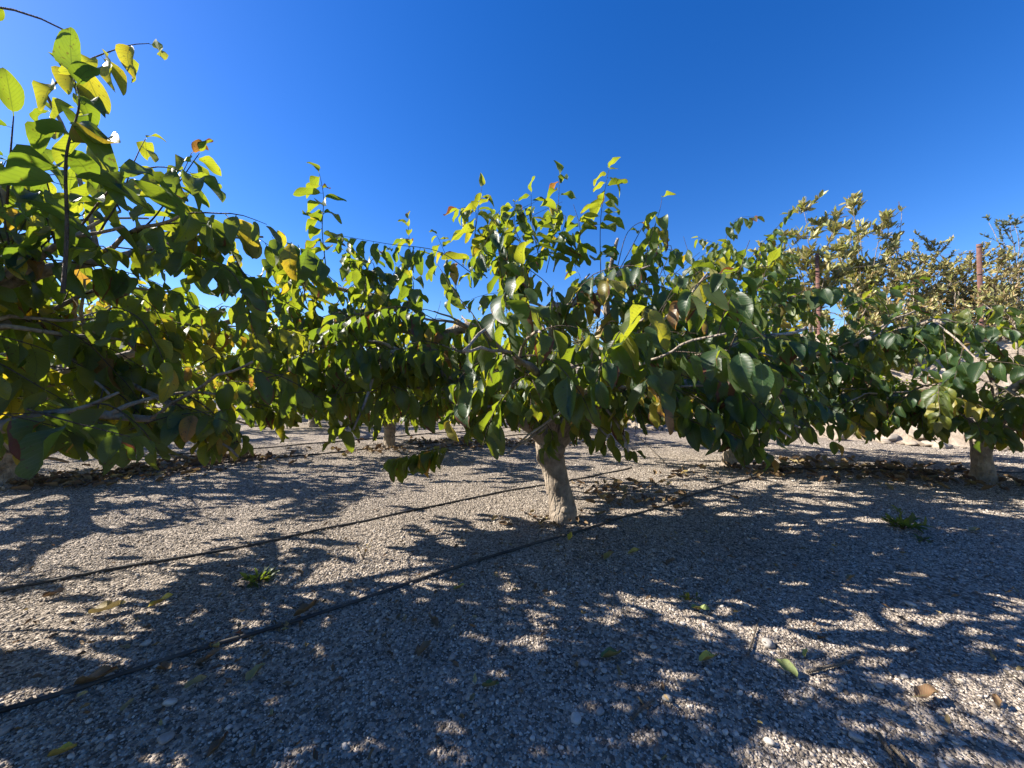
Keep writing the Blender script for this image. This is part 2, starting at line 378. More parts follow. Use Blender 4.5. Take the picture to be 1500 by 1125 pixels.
class Tree:
    def __init__(self, name, base, label, cat='tree', group=None, seed=1, autumn=0.12, leaf=0.155):
        self.rnd = random.Random(seed); self.base = Vector(base); self.leaves = []; self.twigs = []; self.limbs = []; self.branches = []
        self.root = empty(name, self.base); tag(self.root, label, cat, group)
        self.autumn = autumn; self.leaf = leaf; self.seed = seed; self.trunk = None; self.zmin = 0.5
    def local(self, P): return [p-self.base for p in P]
    # -- wood
    def add_trunk(self, P, rad):
        Q = spline(P, 5); rr = np.interp(np.linspace(0, 1, len(Q)), np.linspace(0, 1, len(rad)), rad)
        v, t = tube_arrays(self.local(Q), list(rr), 22, self.seed*3.1, 0.26)
        tk = link('trunk', tri_mesh('trunk', v, t), M_bark, self.root)
        # knots and old pruning scars
        rk = random.Random(self.seed)
        for k in range(6):
            f = rk.uniform(0.3, 0.95); q = Q[int(f*(len(Q)-1))]-self.base; r_ = rr[int(f*(len(Q)-1))]; a = rk.uniform(0, 6.28) if k > 1 else rk.uniform(-2.3, -0.9)
            d = Vector((math.cos(a), math.sin(a), 0.25)).normalized(); kr = r_*rk.uniform(0.22, 0.42)
            v, t = tube_arrays([q+d*r_*0.6, q+d*r_*0.98, q+d*(r_*1.0+kr*0.45), q+d*(r_*1.0+kr*0.5)], [kr*1.7, kr*1.15, kr*0.85, kr*0.35], 9, k*2.0+self.seed, 0.3)
            link('knot', tri_mesh('knot', v, t), M_bark, tk)
    def add_limb(self, P, r0, r1, wig=0.05, store=True):
        rnd = self.rnd
        P = [Vector(p) for p in P]
        Q = spline(P, 6); n = len(Q)
        for i in range(1, n-1):
            q = Q[i]; Q[i] = q+Vector((noise.noise(q*3.1+Vector((self.seed, 0, 0))), noise.noise(q*3.1+Vector((0, self.seed, 5))), noise.noise(q*3.1+Vector((9, 0, self.seed)))))*wig
        rad = [r0+(r1-r0)*(i/(n-1))**0.8 for i in range(n)]
        v, t = tube_arrays(self.local(Q), rad, 10, self.seed*1.7+len(self.limbs), 0.16)
        link('limb', tri_mesh('limb', v, t), M_bark, self.root)
        if store: self.limbs.append((Q, rad))
        return Q
    def add_branch(self, P, r0, r1, wig=0.03):
        Q = spline(P, 4); n = len(Q)
        for i in range(1, n):
            q = Q[i]; Q[i] = q+Vector((noise.noise(q*5.1+Vector((self.seed, 3, 0))), noise.noise(q*5.1+Vector((0, self.seed, 5))), noise.noise(q*5.1+Vector((9, 0, self.seed)))))*wig
        rad = [r0+(r1-r0)*(i/(n-1)) for i in range(n)]
        self.branches.append((Q, rad))
        return Q
    # -- a leafy shoot: leaves in two ranks along it
    def shoot(self, p0, d, length, grav=0.6, leaf=None, gap=0.056, hang=None, hue=None, bare=0.12, rad=0.0045, curve=None, skip=0.12, autumn=None):
        rnd = self.rnd; leaf = leaf or self.leaf; autumn = self.autumn if autumn is None else autumn
        n = max(4, int(length/0.06)); st = length/n
        P = [Vector(p0)]; dd = Vector(d).normalized()
        for i in range(n):
            dd = (dd+Vector((0, 0, -grav*st*1.6))+Vector((rnd.gauss(0, 1), rnd.gauss(0, 1), rnd.gauss(0, 1)))*0.07).normalized()
            P.append(P[-1]+dd*st)
        if curve: P = spline(curve, 6); length = sum((b-a).length for a, b in zip(P, P[1:]))
        low = [i for i, p in enumerate(P) if p.z < self.zmin+0.06]
        if low:
            if low[0] < 3: return P
            P = P[:low[0]]; length = sum((b-a).length for a, b in zip(P, P[1:]))
        self.twigs.append((P, rad, 0.0016))
        hang = rnd.uniform(0.8, 2.2) if hang is None else hang
        base_hue = hue if hue is not None else (rnd.uniform(0.05, 0.5) if rnd.random() > autumn else rnd.uniform(0.5, 0.8))
        # walk along
        cum = [0]
        for a, b in zip(P, P[1:]): cum.append(cum[-1]+(b-a).length)
        s = length*bare; side = rnd.choice((-1, 1))
        while s < length:
            i = min(len(P)-2, max(0, np.searchsorted(cum, s)-1)); f = (s-cum[i])/max(1e-5, cum[i+1]-cum[i])
            p = P[i].lerp(P[i+1], min(1, f)); t = (P[i+1]-P[i]).normalized()
            side = -side; s += gap*rnd.uniform(0.8, 1.25)
            if rnd.random() < skip: continue
            self.leaf_at(p, t, side, leaf*(0.72+0.4*math.sin(math.pi*min(1, 0.15+0.8*s/length)))*rnd.uniform(0.72, 1.12), hang, base_hue)
        if rnd.random() < 0.85:
            self.leaf_at(P[-1], (P[-1]-P[-2]).normalized(), 0, leaf*rnd.uniform(0.5, 0.8), hang*0.6, base_hue)
        return P
    def leaf_at(self, p, t, side, size, hang, base_hue):
        rnd = self.rnd
        sv = t.cross(UP)
        if sv.length < 0.45: a = rnd.gauss(self.seed, 0.6); sv = t.cross(Vector((math.cos(a), math.sin(a), 0.1)))
        sv.normalize()
        d = sv*side*rnd.uniform(0.7, 1.1)+t*rnd.uniform(0.2, 0.7)+Vector((0, 0, -hang*rnd.uniform(0.85, 1.15)))+rdir(rnd)*0.10
        if side == 0: d = t+Vector((0, 0, -hang*0.7))+rdir(rnd)*0.2
        d.normalize()
        n = UP*0.8+t*rnd.uniform(0.0, 0.5)+SUN*0.3+rdir(rnd)*0.28
        q = p+d*0.10*size
        if q.z+d.z*size < self.zmin+0.16*noise.noise((q.x*2.2, q.y*2.2, self.seed)): return
        h = base_hue+rnd.gauss(0, 0.07)
        if rnd.random() < self.autumn*0.45: h = rnd.choice((rnd.uniform(0.58, 0.8), rnd.uniform(0.6, 0.97)))
        self.leaves.append((leaf_matrix(q, d, n, size), (max(0.02, min(0.98, h)), rnd.random(), max(0, rnd.gauss(-0.1, 0.4))), rnd.randrange(1000)))
    # -- fill the crown
    def fill(self, centre, radii, per_limb=7, sec=(0.45, 0.85), shoots=3, shoot_len=(0.38, 0.8), upright=0.22, low=0.2):
        rnd = self.rnd; C = Vector(centre)
        def inside(p, k=1.0):
            q = p-C
            return (q.x/radii[0])**2+(q.y/radii[1])**2+((q.z/radii[2]) if q.z > 0 else q.z/(radii[2]*1.05))**2 < k
        for Q, rad in list(self.limbs):
            L = sum((b-a).length for a, b in zip(Q, Q[1:]))
            n = max(3, int(per_limb*L/1.6))
            for k in range(n+1):
                f = 0.22+0.78*(k+rnd.random()*0.7)/(n+0.7); f = min(f, 1)
                i = min(len(Q)-2, int(f*(len(Q)-1)))
                p = Q[i]; t = (Q[i+1]-Q[i]).normalized()
                for _try in range(9):
                    out = (p-C); out.z *= 0.6
                    d = t*0.5+out.normalized()*0.45+rdir(rnd, -0.5, 0.75)*0.95
                    if f > 0.97: d = t+rdir(rnd)*0.3
                    d.normalize(); ln = rnd.uniform(*sec)
                    e = p+d*ln
                    if inside(e, 1.0) and e.z > 0.55: break
                else: continue
                mid = p+d*ln*0.5+Vector((0, 0, rnd.uniform(-0.02, 0.10)))
                B = self.add_branch([p, mid, e], min(rad[i]*0.55, 0.018), 0.006)
                m = shoots
                for j in range(m+1):
                    g = (j+0.6+rnd.random()*0.5)/(m+0.9); g = min(g, 1)
                    b = min(len(B)-1, int(g*(len(B)-1))); bp = B[b]
                    tb = (B[min(b+1, len(B)-1)]-B[max(b-1, 0)]).normalized()
                    if rnd.random() < upright and bp.z > C.z-0.1:
                        sd = UP*1.1+rdir(rnd)*0.5; gr = 0.15; ln2 = rnd.uniform(*shoot_len)*1.05
                    else:
                        sd = tb*0.6+(bp-C).normalized()*0.5+rdir(rnd, -0.7, 0.4)*0.9; gr = rnd.uniform(0.5, 1.5); ln2 = rnd.uniform(*shoot_len)
                    if not inside(bp+sd.normalized()*ln2*0.8, 1.18) and j < m: continue
                    if rnd.random() < 0.24: continue
                    self.shoot(bp, sd, ln2, gr)
            # short spurs on the limb itself
            for k in range(int(L*3)):
                i = rnd.randrange(len(Q)//4, len(Q)); p = Q[i]
                self.shoot(p, rdir(rnd, -0.3, 0.9), rnd.uniform(0.18, 0.4), 0.8)
    # -- make the objects
    def finish(self, n_parts=300, far=False, mat=None, leafset=None, visible=None):
        mat = mat or M_leaf
        if self.branches:
            if far:
                v, t = merge([tube_arrays(self.local(Q), rad, 5) for Q, rad in self.branches])
                tag(link('branches', tri_mesh('branches', v, t), M_bark, self.root), kind='stuff')
            else:
                for Q, rad in self.branches:
                    v, t = tube_arrays(self.local(Q), rad, 7, self.seed, 0.1)
                    link('branch', tri_mesh('branch', v, t), M_bark, self.root)
        if self.twigs:
            v, t = merge([tube_arrays(self.local(P), list(np.linspace(a, b, len(P))), 4, cap=False) for P, a, b in self.twigs])
            tag(link('twigs', tri_mesh('twigs', v, t), M_twig, self.root), kind='stuff')
        parts, rest = [], self.leaves
        if n_parts and visible:
            vis = sorted(visible, reverse=True)[:n_parts]; chosen = {i for _, i in vis}
            parts = [self.leaves[i] for i in sorted(chosen)]; rest = [l for i, l in enumerate(self.leaves) if i not in chosen]
        inv = Matrix.Translation(-self.base)
        for m, var, k in parts:
            o = bpy.data.objects.new('leaf', LEAF_MESH[k % NVAR]); col.objects.link(o)
            o.parent = self.root; o.matrix_local = inv @ m; o.color = (*var, 1)
        if rest:
            o = link('foliage', foliage_mesh('foliage', rest, leafset or (LEAF_LO if far else LEAF_HI), self.base), mat, self.root)
            o.color = (0, 0, 0, 1); tag(o, kind='stuff')

def auto_limbs(T, fork, n, Rad, z0, z1, r0=0.07, up=1):
    rnd = T.rnd; a0 = rnd.uniform(0, 6.28)
    for k in range(n):
        a = a0+2*math.pi*k/n+rnd.uniform(-0.3, 0.3)
        d = Vector((math.cos(a), math.sin(a), 0)); rr = Rad*rnd.uniform(0.75, 0.95); zz = rnd.uniform(z0, z1)
        s = d.cross(UP)*rnd.uniform(-0.25, 0.25)
        T.add_limb([fork-Vector((0, 0, 0.08)), fork+d*rr*0.3+Vector((0, 0, (zz-fork.z)*0.6)), fork+d*rr*0.65+s+Vector((0, 0, (zz-fork.z)*0.95)), fork+d*rr+s*1.4+Vector((0, 0, zz-fork.z+rnd.uniform(-0.15, 0.15)))], r0*rnd.uniform(0.7, 1), 0.017, 0.09)
    for k in range(up):
        d = rdir(rnd, 0, 0.3)*0.35
        T.add_limb([fork-Vector((0, 0, 0.05)), fork+Vector((d.x*0.5, d.y*0.5, 0.45)), fork+Vector((d.x*1.6, d.y*1.6, (z1-fork.z)*1.15))], r0*0.8, 0.018, 0.09)

G_orch = 'orchard trees'
# ---- near tree whose trunk stands outside the left edge
T0 = Tree('cherimoya_tree', (-2.75, 1.35, 0), 'nearest broad-leaved fruit tree filling the left edge, its tall leafy shoot against the sky', 'tree', G_orch, 11, autumn=0.16, leaf=0.175)
T0.add_trunk([(-2.75, 1.35, -0.1), (-2.74, 1.36, 0.1), (-2.70, 1.40, 0.62)], [0.17, 0.145, 0.12])
f0 = Vector((-2.70, 1.40, 0.62))
T0.add_limb([f0, at(-120, 640, 1.55), at(0, 622, 1.70), at(130, 606, 1.85), at(230, 612, 2.05)], 0.060, 0.016, 0.04)
T0.add_limb([f0, at(-150, 560, 1.9), at(0, 582, 2.25), at(110, 545, 2.5), at(250, 500, 2.8), at(350, 470, 3.0)], 0.06, 0.016, 0.05)
T0.add_limb([f0, at(-160, 500, 1.6), at(20, 410, 1.85), at(150, 382, 2.05), at(245, 357, 2.2)], 0.055, 0.015, 0.04)
T0.add_limb([f0, at(-140, 560, 1.75), at(30, 470, 2.1), at(120, 525, 2.15), at(255, 592, 2.2)], 0.045, 0.012, 0.03)
T0.add_limb([f0, at(-200, 500, 1.7), at(-60, 380, 1.9), at(10, 250, 2.1)], 0.05, 0.015, 0.06)
T0.add_limb([f0, Vector((-2.5, 1.0, 1.1)), Vector((-2.2, 0.65, 1.6)), Vector((-1.95, 0.40, 1.8))], 0.05, 0.014, 0.06)
T0.add_limb([f0, Vector((-3.1, 1.1, 1.1)), Vector((-3.7, 0.7, 1.5)), Vector((-4.3, 0.6, 1.6))], 0.055, 0.015, 0.06)
T0.add_limb([f0, Vector((-3.0, 1.9, 1.1)), Vector((-3.6, 2.6, 1.5)), Vector((-4.2, 3.3, 1.7))], 0.055, 0.015, 0.06)
T0.add_limb([f0, Vector((-2.9, 0.9, 1.1)), Vector((-3.0, 0.2, 1.5)), Vector((-3.0, -0.5, 1.6))], 0.055, 0.015, 0.06)
T0.zmin = 0.80
for dx, dy, zz in ((-0.5, 0.5, 2.3), (-0.2, 0.1, 2.5), (-0.7, 0.1, 2.3), (-0.1, 0.6, 2.2)):  # taller upper limbs out of view, added to shade the foreground
    T0.add_limb([f0, f0+Vector((dx*0.4, dy*0.4, 0.6)), Vector((f0.x+dx, f0.y+dy, zz))], 0.05, 0.014, 0.06)
T0.leaf = 0.18
T0.fill((-2.85, 1.45, 1.45), (2.2, 2.15, 1.25), per_limb=6, shoots=3)
for a_ in range(22):
    q = T0.rnd; px, d = q.uniform(220, 410), q.uniform(2.0, 3.0); py = q.uniform(455, 600)
    T0.shoot((0, 0, 0), UP, 0.9, curve=[at(px, py, d), at(px+q.uniform(0, 30), py-q.uniform(-5, 15), d), at(px+q.uniform(10, 70), py+q.uniform(-10, 25), d)], leaf=0.16, gap=0.04, hang=q.uniform(1.0, 2.0))
T0.leaves = [l for l in T0.leaves if (l[0].translation.x > -2.9 or T0.rnd.random() < 0.42) and not (l[0].translation.x > -0.95 and l[0].translation.y < 2.3) and T0.rnd.random() < 0.97 and not (l[0].translation.y < 1.05 and l[0].translation.x > -1.75*l[0].translation.y)]
T0.twigs = [t for t in T0.twigs if not (t[0][-1].y < 1.05 and t[0][-1].x > -1.75*t[0][-1].y) and not (t[0][-1].x > -0.95 and t[0][-1].y < 2.3)]
T0.branches = [t for t in T0.branches if not (t[0][-1].x > -1.1 and t[0][-1].y < 2.3)]
T0.shoot((0, 0, 0), UP, 0.9, curve=[at(92, 430, 1.36), at(98, 340, 1.36), at(97, 230, 1.36), at(116, 155, 1.36), at(108, 115, 1.36)], leaf=0.225, gap=0.034, hang=0.5, hue=0.10, bare=0.5, skip=0.05, rad=0.007)
T0.shoot((0, 0, 0), UP, 0.9, curve=[at(190, 350, 1.9), at(225, 320, 1.85), at(262, 268, 1.8), at(292, 225, 1.8)], leaf=0.18, gap=0.04, hang=0.5, hue=0.5, bare=0.3)
T0.shoot((0, 0, 0), UP, 0.9, curve=[at(120, 330, 1.6), at(170, 270, 1.55), at(230, 245, 1.5), at(290, 260, 1.5)], leaf=0.19, gap=0.045, hang=1.0, hue=0.15)
T0.shoot((0, 0, 0), UP, 0.9, curve=[at(10, 300, 1.5), at(15, 230, 1.45), at(20, 170, 1.4)], leaf=0.21, gap=0.05, hang=0.8, hue=0.1)
T0.shoot((0, 0, 0), UP, 0.9, curve=[at(230, 360, 1.9), at(290, 375, 1.85), at(340, 400, 1.8), at(365, 450, 1.8)], leaf=0.17, gap=0.045, hang=1.0, hue=0.1)
T0.shoot((0, 0, 0), UP, 0.9, curve=[at(40, 600, 1.5), at(110, 620, 1.45), at(190, 640, 1.45)], leaf=0.2, gap=0.05, hang=1.3, hue=0.05)
T0.shoot((0, 0, 0), UP, 0.9, curve=[at(190, 630, 1.9), at(250, 610, 1.9), at(340, 600, 1.9)], leaf=0.17, gap=0.045, hang=1.4, hue=0.15)
T0.shoot((0, 0, 0), UP, 0.9, curve=[at(225, 362, 2.15), at(262, 345, 2.15), at(300, 350, 2.1), at(330, 380, 2.1)], leaf=0.17, gap=0.04, hang=1.1, hue=0.2)
T0.shoot((0, 0, 0), UP, 0.9, curve=[at(235, 358, 2.2), at(255, 330, 2.25), at(270, 300, 2.3)], leaf=0.16, gap=0.04, hang=0.7, hue=0.4)
T0.twigs.append(([at(-40, 5, 1.36), at(20, 15, 1.36), at(60, 28, 1.36), at(95, 45, 1.36)], 0.004, 0.003))

# ---- the tree in the middle
T1 = Tree('cherimoya_tree', on_ground(825, 762), 'spreading broad-leaved fruit tree in the middle, pale leaning trunk between two black hoses', 'tree', G_orch, 23, autumn=0.11, leaf=0.20)
b1 = T1.base; f1 = at(805, 655, 3.32)
T1.add_trunk([b1-Vector((0, 0, 0.12)), b1+Vector((0, 0, 0.03)), b1.lerp(f1, 0.3)+Vector((0.015, 0, 0)), b1.lerp(f1, 0.65), f1+Vector((0, 0, 0.06))], [0.14, 0.114, 0.098, 0.105, 0.135])
T1.add_limb([f1, at(850, 600, 3.5), at(905, 520, 3.75), at(950, 488, 3.95), at(990, 430, 4.2)], 0.095, 0.028, 0.05)
T1.add_limb([at(905, 520, 3.75), at(888, 460, 3.7), at(892, 405, 3.65), at(905, 350, 3.6)], 0.055, 0.014, 0.03)
T1.add_limb([f1, at(822, 590, 3.25), at(812, 510, 3.25), at(806, 445, 3.25)], 0.09, 0.045, 0.04)
T1.add_limb([at(808, 452, 3.25), at(845, 440, 3.2), at(865, 418, 3.2), at(897, 408, 3.15), at(930, 380, 3.1)], 0.045, 0.016, 0.03)
T1.add_limb([f1, at(760, 560, 3.4), at(700, 490, 3.45), at(620, 492, 3.5), at(560, 440, 3.6), at(480, 420, 3.7)], 0.085, 0.018, 0.06)
T1.add_limb([f1, at(740, 600, 3.05), at(640, 545, 2.85), at(575, 520, 2.75), at(500, 560, 2.7), at(440, 540, 2.75)], 0.07, 0.016, 0.05)
T1.add_limb([f1, at(810, 600, 2.9), at(780, 545, 2.45), at(740, 520, 2.1)], 0.055, 0.015, 0.05)
T1.add_limb([f1, at(880, 590, 3.1), at(970, 560, 2.9), at(1060, 590, 2.75), at(1100, 630, 2.7)], 0.06, 0.013, 0.05)
T1.add_limb([f1, at(880, 570, 3.4), at(990, 520, 3.5), at(1100, 500, 3.5), at(1180, 480, 3.6)], 0.06, 0.013, 0.06)
T1.add_limb([f1, at(830, 560, 3.9), at(810, 500, 4.5), at(790, 470, 5.0)], 0.06, 0.014, 0.06)
T1.add_limb([f1, at(770, 560, 3.8), at(690, 520, 4.3), at(600, 480, 4.7)], 0.055, 0.014, 0.06)
T1.add_limb([f1, at(860, 580, 2.9), at(900, 540, 2.5), at(940, 530, 2.2)], 0.05, 0.013, 0.06)
T1.zmin = 0.74
T1.fill((b1.x, b1.y, 1.35), (2.25, 1.95, 0.88), per_limb=7, shoots=3, upright=0.2)
def S1(pts, **k): T1.shoot((0, 0, 0), UP, 1, curve=[at(*p) for p in pts], **k)
S1([(478, 395, 3.1), (472, 340, 3.1), (474, 290, 3.1), (468, 255, 3.1)], leaf=0.20, gap=0.036, hang=0.6, hue=0.4, skip=0.05)
S1([(690, 400, 3.0), (640, 368, 3.0), (570, 358, 3.0), (495, 345, 3.0)], leaf=0.17, gap=0.045, hang=1.9, hue=0.15, skip=0.05)
S1([(606, 400, 3.2), (600, 360, 3.2), (598, 322, 3.2)], leaf=0.14, gap=0.04, hang=0.4, hue=0.5)
S1([(690, 420, 3.2), (695, 350, 3.2), (706, 275, 3.2)], leaf=0.20, gap=0.036, hang=0.6, hue=0.62, skip=0.05)
S1([(670, 430, 3.4), (655, 380, 3.4), (640, 345, 3.4)], leaf=0.14, gap=0.04, hang=0.6, hue=0.4)
S1([(800, 400, 3.0), (815, 330, 3.0), (820, 258, 3.0)], leaf=0.20, gap=0.036, hang=0.6, hue=0.35, skip=0.05)
S1([(790, 380, 2.9), (780, 330, 2.9), (778, 285, 2.9)], leaf=0.16, gap=0.034, hang=0.7, hue=0.35)
S1([(842, 390, 3.1), (850, 340, 3.1), (840, 300, 3.1)], leaf=0.16, gap=0.034, hang=0.8, hue=0.3)
S1([(880, 400, 3.1), (880, 320, 3.1), (892, 248, 3.1)], leaf=0.20, gap=0.036, hang=0.6, hue=0.45, skip=0.05)
S1([(905, 390, 3.2), (920, 340, 3.2), (950, 330, 3.2), (970, 400, 3.2)], leaf=0.12, gap=0.07, hang=0.9, hue=0.3, skip=0.3)
S1([(760, 400, 2.8), (730, 350, 2.75), (720, 340, 2.7), (690, 400, 2.65)], leaf=0.17, gap=0.035, hang=1.5, hue=0.1)
S1([(640, 470, 2.6), (590, 450, 2.55), (530, 460, 2.5), (470, 480, 2.5)], leaf=0.18, gap=0.036, hang=1.9, hue=0.02, skip=0.05)
S1([(480, 480, 2.9), (430, 450, 2.9), (380, 425, 2.9), (350, 418, 2.9)], leaf=0.15, gap=0.04, hang=1.0, hue=0.1)
S1([(500, 420, 3.3), (450, 385, 3.3), (405, 390, 3.3)], leaf=0.15, gap=0.036, hang=1.2, hue=0.4)
S1([(460, 560, 2.8), (430, 590, 2.75), (415, 620, 2.7), (400, 650, 2.7)], leaf=0.15, gap=0.04, hang=1.3, hue=0.12)
S1([(560, 560, 2.8), (555, 590, 2.75), (545, 625, 2.7)], leaf=0.15, gap=0.04, hang=1.6, hue=0.05)
for a_ in range(15):
    q = T1.rnd
    px, d = q.uniform(655, 985), q.uniform(2.9, 4.0); py = q.uniform(350, 440)
    S1([(px, py, d), (px+q.uniform(-20, 20), py-q.uniform(25, 50), d), (px+q.uniform(-50, 50), py-q.uniform(30, 85), d+q.uniform(-0.2, 0.2))], leaf=0.19, gap=0.036, hang=q.uniform(0.5, 1.5))
for a_ in range(34):
    px, d = q.uniform(390, 660), q.uniform(2.5, 3.3); py = q.uniform(465, 600)
    S1([(px, py, d), (px+q.uniform(-30, 30), py-q.uniform(0, 20), d-0.05), (px+q.uniform(-80, 60), py+q.uniform(-10, 25), d-q.uniform(0, 0.2))], leaf=0.19, gap=0.042, hang=q.uniform(1.4, 2.4), hue=q.uniform(0.02, 0.35))
for a_ in range(18):
    px, d = q.uniform(600, 1010), q.uniform(2.3, 3.0); py = q.uniform(470, 590)
    S1([(px, py, d), (px+q.uniform(-30, 30), py-q.uniform(0, 20), d-0.05), (px+q.uniform(-90, 90), py+q.uniform(-10, 30), d-q.uniform(0, 0.2))], leaf=0.19, gap=0.042, hang=q.uniform(1.4, 2.4))
for a_ in range(30):
    px, d = q.uniform(400, 600), q.uniform(2.7, 3.6); py = q.uniform(400, 500)
    S1([(px, py, d), (px+q.uniform(-20, 20), py-q.uniform(15, 35), d), (px+q.uniform(-40, 40), py-q.uniform(15, 60), d)], leaf=0.18, gap=0.036, hang=q.uniform(0.6, 1.6))
T1.leaves = [l for l in T1.leaves if l[0].translation.y > 1.85 and T1.rnd.random() > (0.40 if l[0].translation.y > 3.6 else 0.12)]
T1.twigs = [t for t in T1.twigs if t[0][-1].y > 1.8]
T1.zmin = 0.2
S1([(680, 640, 3.2), (650, 650, 3.1), (610, 662, 3.0), (572, 672, 2.95)], leaf=0.19, gap=0.034, hang=2.0, hue=0.02, skip=0.0, bare=0.35)
T1.add_branch([at(745, 602, 3.05), at(715, 632, 3.05), at(680, 643, 3.1), at(640, 655, 2.98)], 0.016, 0.007, 0.01)
S1([(690, 650, 3.0), (655, 655, 2.95), (615, 664, 2.9), (575, 676, 2.85)], leaf=0.21, gap=0.04, hang=1.6, hue=0.02, skip=0.0, bare=0.3)
S1([(790, 600, 2.5), (775, 590, 2.4), (770, 600, 2.3)], leaf=0.17, gap=0.03, hang=1.5, hue=0.2)
S1([(800, 620, 2.6), (810, 640, 2.55), (800, 655, 2.5)], leaf=0.15, gap=0.03, hang=1.5, hue=0.2)
S1([(990, 580, 2.5), (1010, 615, 2.45), (1060, 630, 2.4), (1110, 655, 2.4), (1130, 670, 2.4)], leaf=0.18, gap=0.034, hang=1.6, hue=0.05)
S1([(900, 580, 2.7), (930, 570, 2.6), (970, 600, 2.5)], leaf=0.18, gap=0.036, hang=1.5, hue=0.02)
S1([(860, 640, 3.1), (890, 650, 3.0), (930, 660, 2.95)], leaf=0.14, gap=0.04, hang=1.5, hue=0.1)
S1([(1040, 520, 2.9), (1110, 495, 2.8), (1180, 505, 2.75), (1240, 535, 2.7)], leaf=0.17, gap=0.036, hang=1.7, hue=0.03)
S1([(1060, 560, 2.9), (1120, 560, 2.8), (1200, 590, 2.75), (1270, 630, 2.7)], leaf=0.16, gap=0.036, hang=1.6, hue=0.05)
S1([(960, 440, 3.4), (985, 400, 3.3), (1040, 430, 3.2), (1120, 432, 3.1)], leaf=0.13, gap=0.05, hang=1.2, hue=0.2)
T1.twigs.append(([at(905, 400, 3.2), at(940, 335, 3.2), at(965, 375, 3.2), at(975, 405, 3.2)], 0.005, 0.003))
T1.twigs.append(([at(960, 430, 3.2), at(990, 400, 3.2), at(1025, 370, 3.2)], 0.004, 0.002))

# ---- the other trees that are near enough to show their leaves
def orchard_tree(pos, label, seed, Rad, ztop, n=6, far=False, lean=(0, 0), trunk=0.125, dens=6, sh=3, autumn=0.13, leaf=0.19, upright=0.22):
    T = Tree('cherimoya_tree', pos, label, 'tree', G_orch, seed, autumn=autumn, leaf=leaf)
    b = T.base; f = b+Vector((lean[0], lean[1], 0.62))
    T.add_trunk([b-Vector((0, 0, 0.12)), b+Vector((0, 0, 0.03)), b.lerp(f, 0.4), f], [trunk*1.25, trunk, trunk*0.85, trunk*0.95])
    auto_limbs(T, f, n, Rad, 1.0, min(1.75, ztop-0.7), r0=trunk*0.72, up=2)
    T.fill((b.x, b.y, 1.35), (Rad*1.1, Rad*1.1, (ztop-1.35)), per_limb=dens, shoots=sh, upright=upright)
    return T
T2 = orchard_tree(on_ground(1068, 682), 'fruit tree right of the middle one, slim pale trunk in front of the stony bank', 31, 2.2, 2.6, dens=8, lean=(0.05, 0), trunk=0.11)
def S2(pts, **k): T2.shoot((0, 0, 0), UP, 1, curve=[at(*p) for p in pts], **k)
S2([(1050, 440, 5.0), (1055, 380, 5.0), (1075, 325, 4.9), (1105, 318, 4.8)], leaf=0.2, gap=0.04, hang=1.1, hue=0.25)
S2([(1100, 430, 4.8), (1110, 380, 4.8), (1130, 350, 4.7), (1150, 345, 4.6)], leaf=0.19, gap=0.04, hang=1.2, hue=0.3)
S2([(1060, 450, 4.9), (1040, 410, 4.9), (1030, 390, 4.8)], leaf=0.18, gap=0.04, hang=1.0, hue=0.35)
S2([(1130, 460, 4.3), (1180, 425, 4.2), (1230, 425, 4.1), (1260, 440, 4.1)], leaf=0.22, gap=0.05, hang=1.8, hue=0.1)
S2([(1080, 400, 4.7), (1150, 320, 4.6), (1165, 305, 4.6)], leaf=0.15, gap=0.05, hang=0.8, hue=0.3)
S2([(1240, 450, 4.0), (1310, 420, 3.9), (1345, 410, 3.9)], leaf=0.17, gap=0.06, hang=0.6, hue=0.1)
q = T2.rnd
for a_ in range(26):
    px, d = q.uniform(1000, 1160), q.uniform(4.3, 5.6); py = q.uniform(400, 490)
    S2([(px, py, d), (px+q.uniform(-20, 20), py-q.uniform(15, 30), d), (px+q.uniform(-50, 50), py-q.uniform(10, 55), d)], leaf=0.19, gap=0.04, hang=q.uniform(0.8, 1.8))
T3 = orchard_tree(on_ground(1440, 706), 'fruit tree at the right edge, stout shaded trunk with lit leaves above', 47, 2.2, 2.05, dens=9, lean=(-0.03, 0), trunk=0.10, upright=0.1)
T4 = orchard_tree(on_ground(570, 656), 'fruit tree behind and left of the middle one, only the pale trunk foot showing', 53, 2.2, 2.5, dens=7, trunk=0.12, autumn=0.2)
T5 = orchard_tree(on_ground(22, 706), 'fruit tree behind the nearest one at left, pale trunk foot by the left edge', 61, 2.4, 2.6, dens=7, trunk=0.17, autumn=0.2)
NEAR = [T0, T1, T2, T3, T4, T5]
FAR = [
    orchard_tree((1.05, 9.35, 0), 'far fruit tree straight behind the middle one', 71, 2.2, 2.7, far=True, autumn=0.15),
    orchard_tree((-5.6, 10.4, 0), 'far fruit tree seen in the gap left of the middle one', 73, 2.2, 2.6, far=True, autumn=0.2),
    orchard_tree((-2.1, 12.9, 0), 'farthest fruit tree, behind the gap left of the middle one', 79, 2.2, 2.6, far=True, autumn=0.2),
    orchard_tree((-9.2, 8.0, 0), 'far fruit tree behind the leaves at the left edge', 83, 2.2, 2.6, far=True, autumn=0.2),
    orchard_tree((-9.0, 13.0, 0), 'farthest fruit tree at left, under the grey olive', 89, 2.2, 2.6, far=True, autumn=0.2),
]
